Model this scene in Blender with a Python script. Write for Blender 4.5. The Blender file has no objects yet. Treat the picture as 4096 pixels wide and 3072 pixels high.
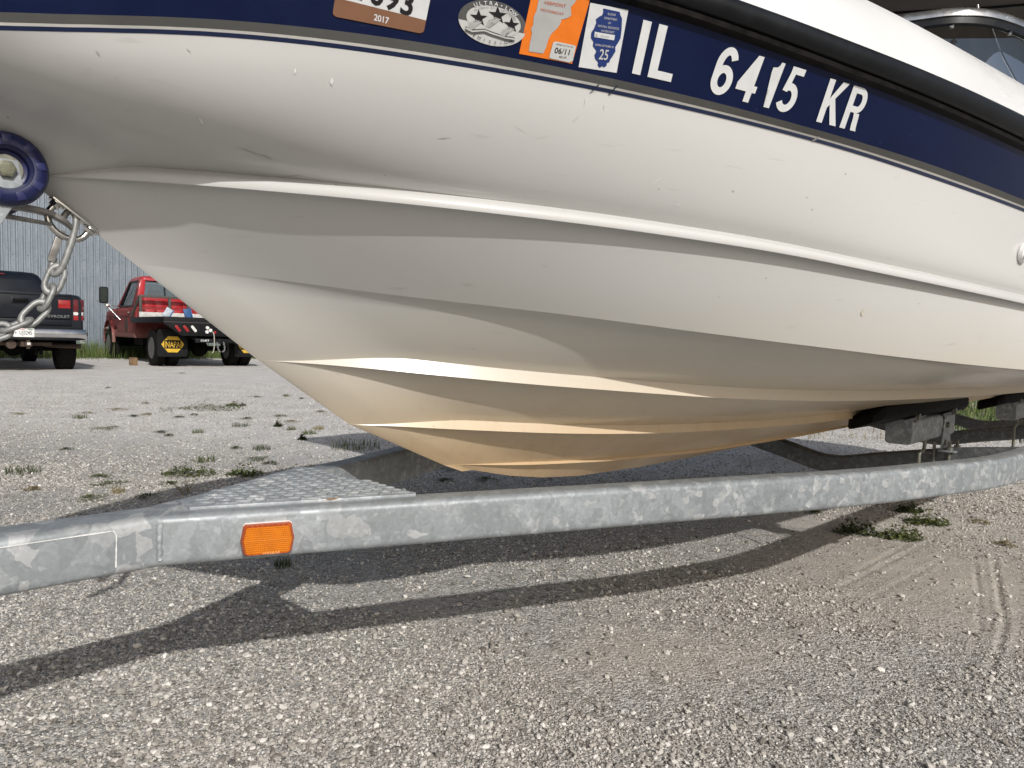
import bpy, bmesh, math, random
import numpy as np
from mathutils import Vector, Matrix
from mathutils.bvhtree import BVHTree
R = math.radians
random.seed(7)
rng = np.random.default_rng(11)
scene = bpy.context.scene
COL = scene.collection

# ---------------------------------------------------------------- camera, sky, sun, exposure
CAM_H = 0.82
pitch, roll = R(3.6), R(1.6)
fwd = Vector((0, math.cos(pitch), -math.sin(pitch)))
dn0 = Vector((0, -math.sin(pitch), -math.cos(pitch)))
rt0 = Vector((1, 0, 0))
rt = rt0 * math.cos(roll) - dn0 * math.sin(roll)
dn = dn0 * math.cos(roll) + rt0 * math.sin(roll)
cam_data = bpy.data.cameras.new('camera')
cam = bpy.data.objects.new('camera', cam_data)
COL.objects.link(cam)
m = Matrix((rt, -dn, -fwd)).transposed().to_4x4()
m.translation = Vector((0, 0, CAM_H))
cam.matrix_world = m
cam_data.sensor_width = 36
cam_data.lens = 36 * 710 / 1024
cam_data.clip_start = 0.02
cam_data.clip_end = 600
scene.camera = cam
scene.render.resolution_x, scene.render.resolution_y = 1024, 768

SUN = Vector((0.7435, -1.5486, 1.0)).normalized()
elev = math.asin(SUN.z)
azim = math.atan2(SUN.x, SUN.y)
world = bpy.data.worlds.new('World')
scene.world = world
world.use_nodes = True
wt = world.node_tree
sky = wt.nodes.new('ShaderNodeTexSky')
sky.sky_type = 'NISHITA'
sky.sun_disc = False
sky.sun_elevation = elev
sky.sun_rotation = azim
sky.dust_density = 3.0
bg = wt.nodes['Background']
bg.inputs['Strength'].default_value = 0.108
hsv = wt.nodes.new('ShaderNodeHueSaturation')
hsv.inputs['Saturation'].default_value = 0.72
wt.links.new(sky.outputs['Color'], hsv.inputs['Color'])
wt.links.new(hsv.outputs['Color'], bg.inputs['Color'])
sl = bpy.data.lights.new('sun', 'SUN')
sl.energy = 4.0
sl.angle = R(0.55)
sl.color = (1.0, 0.978, 0.945)
sun = bpy.data.objects.new('sun', sl)
COL.objects.link(sun)
sun.rotation_euler = (-SUN).to_track_quat('-Z', 'Y').to_euler()
sun.location = SUN * 60
vs = scene.view_settings
vs.view_transform = 'Standard'
vs.look = 'None'
vs.gamma = 1
vs.use_curve_mapping = False
vs.exposure = -0.25

# ---------------------------------------------------------------- helpers
class NT:
    """a material under construction"""
    def __init__(s, name):
        s.m = bpy.data.materials.new(name)
        s.m.use_nodes = True
        s.t = s.m.node_tree
        s.b = s.t.nodes['Principled BSDF']
    def n(s, kind, **kw):
        nd = s.t.nodes.new(kind)
        for k, v in kw.items():
            setattr(nd, k, v)
        return nd
    def l(s, a, b):
        s.t.links.new(a, b)
    def coord(s, kind='Object', scale=None):
        tc = s.n('ShaderNodeTexCoord')
        o = tc.outputs[kind]
        if scale is not None:
            mp = s.n('ShaderNodeMapping')
            mp.inputs['Scale'].default_value = scale
            s.l(o, mp.inputs['Vector'])
            o = mp.outputs['Vector']
        return o
    def noise(s, vec, scale, detail=4, rough=.55, dist=0.):
        nd = s.n('ShaderNodeTexNoise')
        nd.inputs['Scale'].default_value = scale
        nd.inputs['Detail'].default_value = detail
        nd.inputs['Roughness'].default_value = rough
        nd.inputs['Distortion'].default_value = dist
        s.l(vec, nd.inputs['Vector'])
        return nd
    def voro(s, vec, scale, feature='F1', rnd=1.):
        nd = s.n('ShaderNodeTexVoronoi')
        nd.feature = feature
        nd.inputs['Scale'].default_value = scale
        nd.inputs['Randomness'].default_value = rnd
        s.l(vec, nd.inputs['Vector'])
        return nd
    def ramp(s, fac, stops, interp='LINEAR'):
        nd = s.n('ShaderNodeValToRGB')
        nd.color_ramp.interpolation = interp
        el = nd.color_ramp.elements
        while len(el) < len(stops):
            el.new(0.5)
        for e, (p, c) in zip(el, stops):
            e.position = p
            c = (c, c, c) if isinstance(c, (int, float)) else c
            e.color = (*c, 1)
        s.l(fac, nd.inputs['Fac'])
        return nd.outputs['Color']
    def mix(s, fac, a, b, mode='MIX'):
        nd = s.n('ShaderNodeMix')
        nd.data_type = 'RGBA'
        nd.blend_type = mode
        for k, v in ((0, fac), (6, a), (7, b)):
            if isinstance(v, (int, float)):
                nd.inputs[k].default_value = v if k == 0 else (v, v, v, 1)
            elif isinstance(v, tuple):
                nd.inputs[k].default_value = (*v, 1)
            else:
                s.l(v, nd.inputs[k])
        return nd.outputs[2]
    def math(s, op, a, b=0., clamp=False):
        nd = s.n('ShaderNodeMath', operation=op)
        nd.use_clamp = clamp
        for k, v in ((0, a), (1, b)):
            if isinstance(v, (int, float)):
                nd.inputs[k].default_value = v
            else:
                s.l(v, nd.inputs[k])
        return nd.outputs[0]
    def bump(s, h, strength=.3, dist=.01):
        nd = s.n('ShaderNodeBump')
        nd.inputs['Strength'].default_value = strength
        nd.inputs['Distance'].default_value = dist
        s.l(h, nd.inputs['Height'])
        s.l(nd.outputs['Normal'], s.b.inputs['Normal'])
    def set(s, **kw):
        for k, v in kw.items():
            i = s.b.inputs[k.replace('_', ' ')]
            if isinstance(v, (int, float)):
                i.default_value = v
            elif isinstance(v, tuple):
                i.default_value = (*v, 1) if len(v) == 3 and len(i.default_value) == 4 else v
            else:
                s.l(v, i)
        return s.m

def plain(name, col, rough=.5, metal=0., var=.12, scale=18., bump=0., **kw):
    """one coloured material with a little wear in colour and gloss"""
    k = NT(name)
    v = k.coord('Object')
    nz = k.noise(v, scale, 5, .6)
    f = k.ramp(nz.outputs['Fac'], [(.3, 1 - var), (.7, 1 + var)])
    c = k.mix(1.0, col, f, 'MULTIPLY')
    rr = k.ramp(nz.outputs['Fac'], [(.3, max(rough - .07, .02)), (.7, min(rough + .08, 1))])
    k.set(Base_Color=c, Roughness=rr, Metallic=metal, **kw)
    if bump:
        k.bump(nz.outputs['Fac'], bump, .004)
    return k.m

class MB:
    """collects shapes and links them as one mesh object"""
    def __init__(s):
        s.v = []; s.f = []; s.mi = []; s.cur = 0; s.T = Matrix.Identity(4)
    def add(s, vs, fs):
        o = len(s.v)
        T = s.T
        s.v += [tuple(T @ Vector(v)) for v in vs]
        s.f += [tuple(i + o for i in f) for f in fs]
        s.mi += [s.cur] * len(fs)
        return s
    def box(s, c, size, rot=None, taper=1.):
        x, y, z = (k / 2 for k in size)
        pts = [Vector((a * x * (taper if d > 0 else 1), b * y * (taper if d > 0 else 1), d * z)) for d in (-1, 1) for a, b in ((-1, -1), (1, -1), (1, 1), (-1, 1))]
        if rot is not None:
            pts = [rot @ p for p in pts]
        pts = [p + Vector(c) for p in pts]
        return s.add(pts, [(3, 2, 1, 0), (4, 5, 6, 7), (0, 1, 5, 4), (1, 2, 6, 5), (2, 3, 7, 6), (3, 0, 4, 7)])
    def bbox(s, x0, x1, y0, y1, z0, z1):
        return s.box(((x0 + x1) / 2, (y0 + y1) / 2, (z0 + z1) / 2), (x1 - x0, y1 - y0, z1 - z0))
    def prism(s, poly, vec):
        n = len(poly)
        a = [Vector(p) for p in poly]
        b = [p + Vector(vec) for p in a]
        return s.add(a + b, [tuple(range(n - 1, -1, -1)), tuple(range(n, 2 * n))] + [(i, (i + 1) % n, n + (i + 1) % n, n + i) for i in range(n)])
    def loft(s, rings, cap=True, close=True):
        n = len(rings[0])
        vs = [p for r in rings for p in r]
        fs = []
        for k in range(len(rings) - 1):
            for i in range(n if close else n - 1):
                j = (i + 1) % n
                fs.append((k * n + i, k * n + j, (k + 1) * n + j, (k + 1) * n + i))
        if cap and close:
            fs += [tuple(range(n - 1, -1, -1)), tuple(range((len(rings) - 1) * n, len(rings) * n))]
        return s.add(vs, fs)
    def sweep(s, path, prof, closed=False, up=Vector((0, 0, 1)), cap=True):
        """profile (list of (side, up)) carried along a path, kept upright"""
        P = [Vector(p) for p in path]
        rings = []
        for i, p in enumerate(P):
            if closed:
                t = P[(i + 1) % len(P)] - P[i - 1]
            else:
                t = P[min(i + 1, len(P) - 1)] - P[max(i - 1, 0)]
            t.normalize()
            sd = t.cross(up)
            if sd.length < 1e-4:
                sd = t.cross(Vector((1, 0, 0)))
            sd.normalize()
            u = sd.cross(t)
            k = 1.
            if 0 < i < len(P) - 1:
                a = (P[i] - P[i - 1]).normalized(); b = (P[i + 1] - P[i]).normalized()
                k = 1 / max(math.sqrt((1 + max(min(a.dot(b), 1), -.5)) / 2), .5)
            rings.append([p + sd * (x * k) + u * y for x, y in prof])
        if closed:
            rings.append(rings[0])
        return s.loft(rings, cap=cap and not closed)
    def tube(s, path, r, n=10, closed=False, cap=True):
        rr = r if isinstance(r, (list, tuple)) else None
        P = [Vector(p) for p in path]
        rings = []
        prev = None
        for i, p in enumerate(P):
            t = (P[(i + 1) % len(P)] - P[i - 1]) if closed else (P[min(i + 1, len(P) - 1)] - P[max(i - 1, 0)])
            t.normalize()
            if prev is None:
                a = Vector((0, 0, 1)) if abs(t.z) < .9 else Vector((1, 0, 0))
                sd = t.cross(a).normalized()
            else:
                sd = (prev - t * prev.dot(t)).normalized()
            prev = sd
            u = sd.cross(t)
            q = rr[i] if rr else r
            rings.append([p + (sd * math.cos(2 * math.pi * k / n) + u * math.sin(2 * math.pi * k / n)) * q for k in range(n)])
        if closed:
            rings.append(rings[0])
        return s.loft(rings, cap=cap and not closed)
    def cyl(s, a, b, r, n=20, r2=None):
        a, b = Vector(a), Vector(b)
        return s.tube([a, b], [r, r if r2 is None else r2], n)
    def lathe(s, prof, a, axis, n=32):
        """profile (radius, along) round an axis"""
        axis = Vector(axis).normalized()
        sd = axis.cross(Vector((0, 0, 1)) if abs(axis.z) < .9 else Vector((1, 0, 0))).normalized()
        u = sd.cross(axis)
        a = Vector(a)
        rings = [[a + axis * h + (sd * math.cos(2 * math.pi * k / n) + u * math.sin(2 * math.pi * k / n)) * r for k in range(n)] for r, h in prof]
        return s.loft(rings, cap=True)
    def build(s, name, mat, parent=None, smooth=None, bevel=None, **props):
        me = bpy.data.meshes.new(name)
        me.from_pydata(s.v, [], s.f)
        mats = mat if isinstance(mat, (list, tuple)) else [mat]
        for q in mats:
            me.materials.append(q)
        if len(mats) > 1:
            me.polygons.foreach_set('material_index', s.mi)
        bm = bmesh.new(); bm.from_mesh(me)
        if bevel or smooth:
            bmesh.ops.remove_doubles(bm, verts=bm.verts, dist=1e-6)
        bmesh.ops.recalc_face_normals(bm, faces=bm.faces)
        if bevel:
            ed = [e for e in bm.edges if e.is_manifold and e.calc_face_angle(0) > R(28)]
            bmesh.ops.bevel(bm, geom=ed, offset=bevel, segments=2, profile=.6, affect='EDGES', clamp_overlap=True)
        bm.to_mesh(me); bm.free()
        if smooth is None and bevel:
            smooth = 40
        if smooth:
            me.polygons.foreach_set('use_smooth', [True] * len(me.polygons))
            me.set_sharp_from_angle(angle=R(smooth))
        o = bpy.data.objects.new(name, me)
        COL.objects.link(o)
        if parent is not None:
            o.parent = parent
        for k, v in props.items():
            o[k] = v
        return o

def thing(name, label, cat, loc=(0, 0, 0), rz=0., group=None):
    o = bpy.data.objects.new(name, None)
    o.empty_display_size = .2
    COL.objects.link(o)
    o.location = loc
    o.rotation_euler = (0, 0, rz)
    o['label'] = label; o['category'] = cat
    if group:
        o['group'] = group
    return o
def tag(o, label, cat, group=None):
    o['label'] = label; o['category'] = cat
    if group:
        o['group'] = group
    return o
def rrect(w, h, r, n=4):
    """rounded rectangle profile centred on 0"""
    pts = []
    for cx, cy, a0 in ((w / 2 - r, h / 2 - r, 0), (-w / 2 + r, h / 2 - r, 90), (-w / 2 + r, -h / 2 + r, 180), (w / 2 - r, -h / 2 + r, 270)):
        for k in range(n + 1):
            a = R(a0 + 90 * k / n)
            pts.append((cx + r * math.cos(a), cy + r * math.sin(a)))
    return pts
def text_mesh(txt, size=1., bold=0., shear=0., space=1., align='CENTER', xs=1.):
    """flat lettering as vertices and faces, the capital height scaled to size"""
    cu = bpy.data.curves.new('lettering', 'FONT')
    cu.body = txt
    cu.size = 1.; cu.offset = bold; cu.shear = shear; cu.space_character = space
    cu.align_x = align
    cu.resolution_u = 3
    ob = bpy.data.objects.new('lettering', cu)
    COL.objects.link(ob)
    dg = bpy.context.evaluated_depsgraph_get()
    me = ob.evaluated_get(dg).to_mesh()
    vs = [v.co.copy() for v in me.vertices]
    fs = [tuple(p.vertices) for p in me.polygons]
    ob.evaluated_get(dg).to_mesh_clear()
    bpy.data.objects.remove(ob); bpy.data.curves.remove(cu)
    k = size / 0.73
    return [(v.x * k * xs, v.y * k) for v in vs], fs
# ---------------------------------------------------------------- materials
def gelcoat():
    k = NT('gelcoat')
    v = k.coord('Object')
    sep = k.n('ShaderNodeSeparateXYZ'); k.l(v, sep.inputs[0])
    n1 = k.noise(v, 3.2, 5, .6)
    z = k.math('ADD', sep.outputs[2], k.math('MULTIPLY', k.math('SUBTRACT', n1.outputs['Fac'], .5), .09))
    # waterline stain: yellow brown low on the bottom, fading out above the chine
    zz = k.math('MULTIPLY', k.math('SUBTRACT', z, .48), 2.2, True)
    base = k.ramp(zz, [(0, (.50, .355, .205)), (.24, (.53, .39, .24)), (.40, (.58, .48, .35)), (.60, (.56, .51, .43)), (.78, (.54, .525, .485)), (.95, (.54, .535, .52))])
    # hanging scum streaks low down
    vs_ = k.coord('Object', (9, 9, 1.2))
    st = k.noise(vs_, 3, 6, .7)
    low = k.ramp(zz, [(.0, 1), (.35, .55), (.6, 0)])
    base = k.mix(k.math('MULTIPLY', k.ramp(st.outputs['Fac'], [(.5, 0), (.72, 1)]), k.math('MULTIPLY', low, .45)), base, (.36, .25, .14))
    # specks, scuffs and soft grime
    sp = k.voro(v, 26)
    spot = k.ramp(sp.outputs['Distance'], [(.035, 1), (.055, 0)])
    pick = k.ramp(k.noise(v, 9, 2).outputs['Fac'], [(.6, 0), (.66, 1)])
    base = k.mix(k.math('MULTIPLY', k.math('MULTIPLY', spot, pick), .55), base, (.16, .14, .11))
    sc = k.noise(k.coord('Object', (2.5, 2.5, 26)), 5, 3, .5)
    base = k.mix(k.math('MULTIPLY', k.ramp(sc.outputs['Fac'], [(.69, 0), (.76, 1)]), .22), base, (.30, .27, .22))
    gr = k.noise(v, 1.7, 6, .65)
    base = k.mix(1., base, k.ramp(gr.outputs['Fac'], [(.3, .975), (.7, 1.02)]), 'MULTIPLY')
    rough = k.ramp(gr.outputs['Fac'], [(.3, .17), (.7, .25)])
    k.set(Base_Color=base, Roughness=rough, Specular_IOR_Level=.42)
    fb = k.noise(v, 2.2, 2)
    k.bump(fb.outputs['Fac'], .06, .01)
    return k.m
GEL = gelcoat()
def stripe(name, col, rough=.28, scratch=.35):
    k = NT(name)
    v = k.coord('Object')
    a = k.noise(v, 7, 6, .65)
    c = k.mix(1., col, k.ramp(a.outputs['Fac'], [(.3, .85), (.7, 1.18)]), 'MULTIPLY')
    sc = k.noise(k.coord('Object', (4, 4, 60)), 6, 4, .6)
    m1 = k.math('MULTIPLY', k.ramp(sc.outputs['Fac'], [(.72, 0), (.78, 1)]), scratch)
    c = k.mix(m1, c, (.34, .37, .42))
    ds = k.voro(v, 55)
    m2 = k.math('MULTIPLY', k.ramp(ds.outputs['Distance'], [(.03, .6), (.08, 0)]), k.ramp(k.noise(v, 11, 2).outputs['Fac'], [(.62, 0), (.7, 1)]))
    c = k.mix(m2, c, (.40, .41, .42))
    k.set(Base_Color=c, Roughness=k.ramp(a.outputs['Fac'], [(.3, rough), (.7, rough + .2)]), Specular_IOR_Level=.22)
    return k.m
NAVY = stripe('navy_vinyl', (.0022, .0068, .036), .24, .22)
GREY = stripe('grey_vinyl', (.135, .135, .13), .4, .12)
PIN = stripe('blue_vinyl', (.033, .055, .155), .35, .2)
PINW = stripe('white_vinyl', (.70, .69, .66), .35, .1)
DECKW = plain('deck_white', (.70, .70, .695), .3, var=.03, scale=4)
RUBBER = plain('black_rubber', (.006, .007, .009), .42, var=.5, scale=30, Specular_IOR_Level=.28)
TRIM = plain('dirty_black_trim', (.008, .007, .0065), .6, var=.8, scale=40, Specular_IOR_Level=.15)
def galv(name='galvanised_steel', big=1., base=.30):
    k = NT(name)
    v = k.coord('Object')
    d = k.noise(v, 26 / big, 3, .6)
    sep = k.n('ShaderNodeMix'); sep.data_type = 'VECTOR'
    sep.inputs[0].default_value = .028 * big
    k.l(v, sep.inputs[4]); k.l(d.outputs['Color'], sep.inputs[5])
    w = sep.outputs[1]
    gx = k.n('ShaderNodeSeparateXYZ'); k.l(v, gx.inputs[0])
    far = k.ramp(gx.outputs[0], [(.25, 0), (.75, 1)])
    a1 = k.voro(w, 36 / big); a2 = k.voro(w, 78 / big)
    class A: pass
    a = A(); a.outputs = {'Color': k.mix(far, a1.outputs['Color'], a2.outputs['Color'])}
    b = k.voro(w, 27 / big)
    ra = k.n('ShaderNodeSeparateColor'); k.l(a.outputs['Color'], ra.inputs[0])
    rb = k.n('ShaderNodeSeparateColor'); k.l(b.outputs['Color'], rb.inputs[0])
    c = k.ramp(ra.outputs[0], [(0, (base * .82, base * .88, base * .92)), (.45, (base * .91, base * .985, base * 1.03)), (.80, (base * 1.03, base * 1.10, base * 1.15)), (.90, (base * 1.2, base * 1.235, base * 1.25)), (.965, (base * 1.38, base * 1.42, base * 1.44))], 'LINEAR')
    c2 = k.ramp(rb.outputs[1], [(0, .92), (.6, 1.0), (.93, 1.06), (1, 1.16)])
    c = k.mix(1., c, c2, 'MULTIPLY')
    g = k.noise(v, 5, 6, .65)
    c = k.mix(1., c, k.ramp(g.outputs['Fac'], [(.3, .88), (.7, 1.06)]), 'MULTIPLY')
    fs = k.noise(k.coord('Object', (1, 1, 1)), 160, 3, .6)
    c = k.mix(1., c, k.ramp(fs.outputs['Fac'], [(.3, .93), (.7, 1.06)]), 'MULTIPLY')
    vf = k.voro(w, 150 / big)
    rf = k.n('ShaderNodeSeparateColor'); k.l(vf.outputs['Color'], rf.inputs[0])
    c = k.mix(1., c, k.ramp(rf.outputs[2], [(0, .93), (.8, 1.02), (.95, 1.12), (1, 1.22)]), 'MULTIPLY')
    wr = k.noise(v, 14, 4, .7)
    c = k.mix(k.math('MULTIPLY', k.ramp(wr.outputs['Fac'], [(.66, 0), (.74, 1)]), .35), c, (.55, .57, .57))
    k.set(Base_Color=c, Metallic=.28, Roughness=k.ramp(ra.outputs[1], [(0, .42), (1, .62)]), Specular_IOR_Level=.4)
    k.bump(fs.outputs['Fac'], .08, .002)
    return k.m
GALV = galv()
GALVP = galv('galvanised_plate', .8, .36)
GALVD = galv('dull_galvanised', 1., .13)
ZINC = plain('zinc_bolt', (.17, .17, .14), .45, .3, var=.25, scale=120)
ZBOLT = plain('plated_bolt', (.13, .13, .09), .45, .2, var=.3, scale=150)
STEEL = plain('polished_steel', (.56, .55, .52), .18, 1., var=.15, scale=50)
CHAINM = plain('chain_zinc', (.25, .255, .25), .48, .35, var=.3, scale=90, bump=.15)
HOOKM = plain('hook_steel', (.22, .21, .20), .42, .6, var=.4, scale=60)
BLUEPU = plain('blue_polyurethane', (.008, .012, .066), .34, var=.18, scale=22, Subsurface_Weight=.0)
PADM = plain('black_bunk_cover', (.003, .003, .003), .75, var=.5, scale=60, Specular_IOR_Level=.15)
AMBER = None
def amber():
    k = NT('amber_lens')
    v = k.coord('Object', (1, 1, 1))
    n1 = k.noise(v, 60, 3)
    c = k.mix(1., (.56, .165, .005), k.ramp(n1.outputs['Fac'], [(.3, .9), (.7, 1.05)]), 'MULTIPLY')
    k.set(Base_Color=c, Roughness=.2, Specular_IOR_Level=.5, Coat_Weight=.2, Coat_Roughness=.08, Subsurface_Weight=.08, Subsurface_Radius=(.012, .004, .001), Subsurface_Scale=.5)
    return k.m
AMBER = amber()
AMBERD = plain('dark_amber_rim', (.42, .075, .012), .25, var=.1, scale=50)
WHITEP = plain('white_plastic', (.75, .74, .72), .4, var=.05, scale=40)

# ---------------------------------------------------------------- hull, in the trailer's own frame: x aft, y = away from the camera side, z up
AXA = 0.76279
ORG = Vector((-.53144, 1.03708, 0))
def asym(W, s0, L):
    return lambda s: W * (1 - np.exp(-np.maximum(s - s0, 0) / L))
WS = dict(rail=asym(1.05, -.6, 1.2), G1=asym(1.02, -.52, 1.2), G2=asym(1.01, -.51, 1.2), G3=asym(1.007, -.507, 1.2), G4=asym(1.0, -.5, 1.2),
          E1=lambda s: asym(.95, -.15, .9)(s) * (1 + .09 * np.exp(-((s - .03) / .30) ** 2)), C=lambda s: asym(.95, -.02, .95)(s) * (1 - .47 * np.exp(-np.maximum(s + .02, 0) / .42)), S1=asym(.62, .165, .86), S2=asym(.36, .335, .72), S3=asym(.15, .55, .7))
S0 = dict(rail=-.6, G1=-.52, G2=-.51, G3=-.507, G4=-.5, E1=-.15, C=-.02, S1=.165, S2=.335, S3=.55)
STEM = [(-.6, 1.262), (-.5, 1.185), (-.4, 1.132), (-.3, 1.083), (-.2, 1.035), (-.128, .993), (-.082, .966), (-.034, .924), (.018, .869), (.085, .820), (.166, .766), (.248, .714), (.339, .665), (.429, .620), (.518, .580), (.627, .545)]
KEEL = [(.627, .545), (.734, .521), (.838, .505), (.968, .494), (1.2, .490), (1.481, .492), (2.072, .505), (2.692, .525), (5.4, .60)]
ZT = dict(
    rail=[(-.6, 1.262), (.4, 1.233), (.447, 1.229), (.534, 1.224), (.687, 1.214), (.878, 1.205), (1.179, 1.189), (2.4, 1.15), (5.4, 1.12)],
    G1=[(-.52, 1.20), (-.37, 1.125), (-.206, 1.126), (-.133, 1.138), (-.043, 1.147), (.06, 1.153), (.266, 1.153), (.363, 1.149), (.516, 1.145), (.66, 1.138), (.776, 1.134), (.963, 1.126), (1.294, 1.108), (2.4, 1.06), (5.4, 1.0)],
    G4=[(-.5, 1.185), (-.37, 1.110), (-.204, 1.114), (-.13, 1.126), (-.078, 1.132), (.004, 1.138), (.071, 1.140), (.379, 1.138), (.685, 1.128), (.805, 1.123), (1.028, 1.110), (1.348, 1.095), (2.4, 1.05), (5.4, .99)],
    E1=[(-.15, 1.014), (-.126, 1.014), (-.076, 1.012), (-.024, 1.008), (.040, 1.003), (.106, .999), (.176, .995), (.251, .991), (.336, .987), (.456, .982), (.557, .976), (.731, .966), (.952, .948), (1.221, .931), (1.416, .921), (2.4, .88), (5.4, .84)],
    C=[(-.02, .916), (.014, .912), (.096, .904), (.179, .894), (.264, .883), (.351, .875), (.445, .867), (.541, .858), (.644, .847), (.758, .836), (.933, .822), (1.153, .805), (1.369, .793), (1.569, .784), (1.9, .774), (2.6, .762), (5.4, .745)],
    S1=[(.165, .776), (.283, .768), (.383, .758), (.535, .743), (.755, .727), (.974, .712), (1.258, .701), (1.544, .696), (2.123, .691), (2.617, .690), (5.4, .69)],
    S2=[(.335, .661), (.445, .652), (.625, .639), (.779, .629), (.961, .622), (1.185, .618), (1.47, .616), (1.826, .617), (2.6, .622), (5.4, .66)],
    S3=[(.55, .566), (.712, .550), (.979, .538), (1.33, .531), (1.822, .536), (2.6, .55), (5.4, .615)])
def smooth_tab(tab):
    """interpolate a table and take the hand-measured jitter out of it"""
    xs = np.array([p[0] for p in tab]); ys = np.array([p[1] for p in tab])
    def f(s):
        s = np.asarray(s, float)
        out = 0
        for d, wgt in ((-.09, .15), (-.045, .22), (0, .26), (.045, .22), (.09, .15)):
            q = np.maximum(s + d, xs[0])
            out = out + wgt * np.interp(q, xs, ys)
        return out
    return f
ZS = {k: smooth_tab(t) for k, t in ZT.items()}
ZS['G2'] = lambda s: ZS['G4'](s) + (ZS['G1'](s) - ZS['G4'](s)) * .42
ZS['G3'] = lambda s: ZS['G4'](s) + (ZS['G1'](s) - ZS['G4'](s)) * .24
NU = 150
UU = np.linspace(0, 1, NU) ** 1.7
S_END = 5.2
def row(key, dw=0., dz=0., ramp=.22):
    """one longitudinal line of the hull: key line shifted out by dw and up by dz, the shift growing in from the stem"""
    s0 = S0[key]
    s = s0 + (S_END - s0) * UU
    k = np.clip((s - s0) / ramp, 0, 1); k = k * k * (3 - 2 * k)
    w = np.maximum(WS[key](s) + dw * k, 0); z = ZS[key](s) + dz * k
    w[0] = 0
    return np.stack([s, w, z], 1)
def between(a, b, t, bulge=0., dz=0.):
    p = a * (1 - t) + b * t
    g = np.linspace(0, 1, NU); g = np.clip(g / .08, 0, 1)
    p[:, 1] = np.maximum(p[:, 1] + bulge * 4 * t * (1 - t) * g, 0)
    p[:, 2] += dz * 4 * t * (1 - t) * g
    p[0, 1] = 0
    return p
ks = np.array([p[0] for p in KEEL]); kz = np.array([p[1] for p in KEEL])
s_ = .60 + (S_END - .60) * UU
keel = np.stack([s_, np.zeros(NU), np.interp(s_, ks, kz)], 1)
S3e, S3c, S3i = row('S3', 0, 0), row('S3', -.003, .006), row('S3', -.010, .003)
S2e, S2c, S2i = row('S2', 0, 0), row('S2', -.007, .018), row('S2', -.022, .004)
S1e, S1c, S1i = row('S1', 0, 0), row('S1', -.0085, .023), row('S1', -.028, .005)
Ce, Ci, Cu = row('C', 0, 0, .5), row('C', -.035, .008, .9), row('C', -.003, .04, .5)
E1e, E1f, E1t, E1r, E1v, E1u, E1k = [row('E1', dw_, dz_, .12) for dw_, dz_ in ((0, 0), (.003, .006), (-.001, .0125), (-.010, .0165), (-.0155, .021), (-.017, .004), (-.003, .040))]
G4, G3, G2, G1 = row('G4'), row('G3'), row('G2'), row('G1')
RB = row('rail', -.012, -.009)
low = [keel, S3i, S3e, S3c]
low += [between(S3c, S2i, t, .006) for t in (.33, .67)] + [S2i, S2e, S2c]
low += [between(S2c, S1i, t, .008) for t in (.25, .5, .75)] + [S1i, S1e, S1c]
lowp = [between(S1c, Ci, t, .010) for t in (.2, .4, .6, .8)]
upp = [between(Ce, E1u, t, .003) for t in (.1, .25, .45, .65, .85)]
kb = (np.clip((.85 - Ce[:, 0]) / .8, 0, 1) * .42)[:, None]
def fil(t, base):
    P0, P1, P2 = lowp[2], Ce, upp[2]
    q = (1 - t) ** 2 * P0 + 2 * t * (1 - t) * P1 + t * t * P2
    return base * (1 - kb) + q * kb
CHN_ = fil(.5, Ce)
low += lowp[:3] + [fil(.22, lowp[3]), fil(.42, Ci), CHN_, fil(.6, upp[0]), fil(.8, upp[1])]
low += upp[2:] + [E1u, E1e, E1f, E1t, E1r, E1v]
def topside(t):
    p = between(E1v, G4, t, .0)
    g0 = np.clip((p[:, 0] + .25) / .12, 0, 1)
    p[:, 1] += (.003 + .017 * np.exp(-np.maximum(p[:, 0], 0) / .35)) * 4 * t * (1 - t) * g0
    k = np.clip((p[:, 0] + .12) / .25, 0, 1)
    p[:, 1] += .011 * (1 - math.exp(-t / .09)) * (1 - t) ** 2 * k
    return p
low += [topside(t) for t in (.03, .07, .12, .18, .26, .36, .5, .65, .8, .9)] + [G4]
def strip(mb, rows, side):
    vs = []; n = len(rows)
    for r in rows:
        for s, w, z in r:
            vs.append((s, -w * side, z))
    fs = []
    for k in range(n - 1):
        for i in range(NU - 1):
            fs.append((k * NU + i, k * NU + i + 1, (k + 1) * NU + i + 1, (k + 1) * NU + i))
    mb.add(vs, fs)
BOAT = thing('motor_boat', 'white and navy bowrider motor boat resting on the galvanised trailer, tan stained underneath', 'boat', ORG, AXA)
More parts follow.
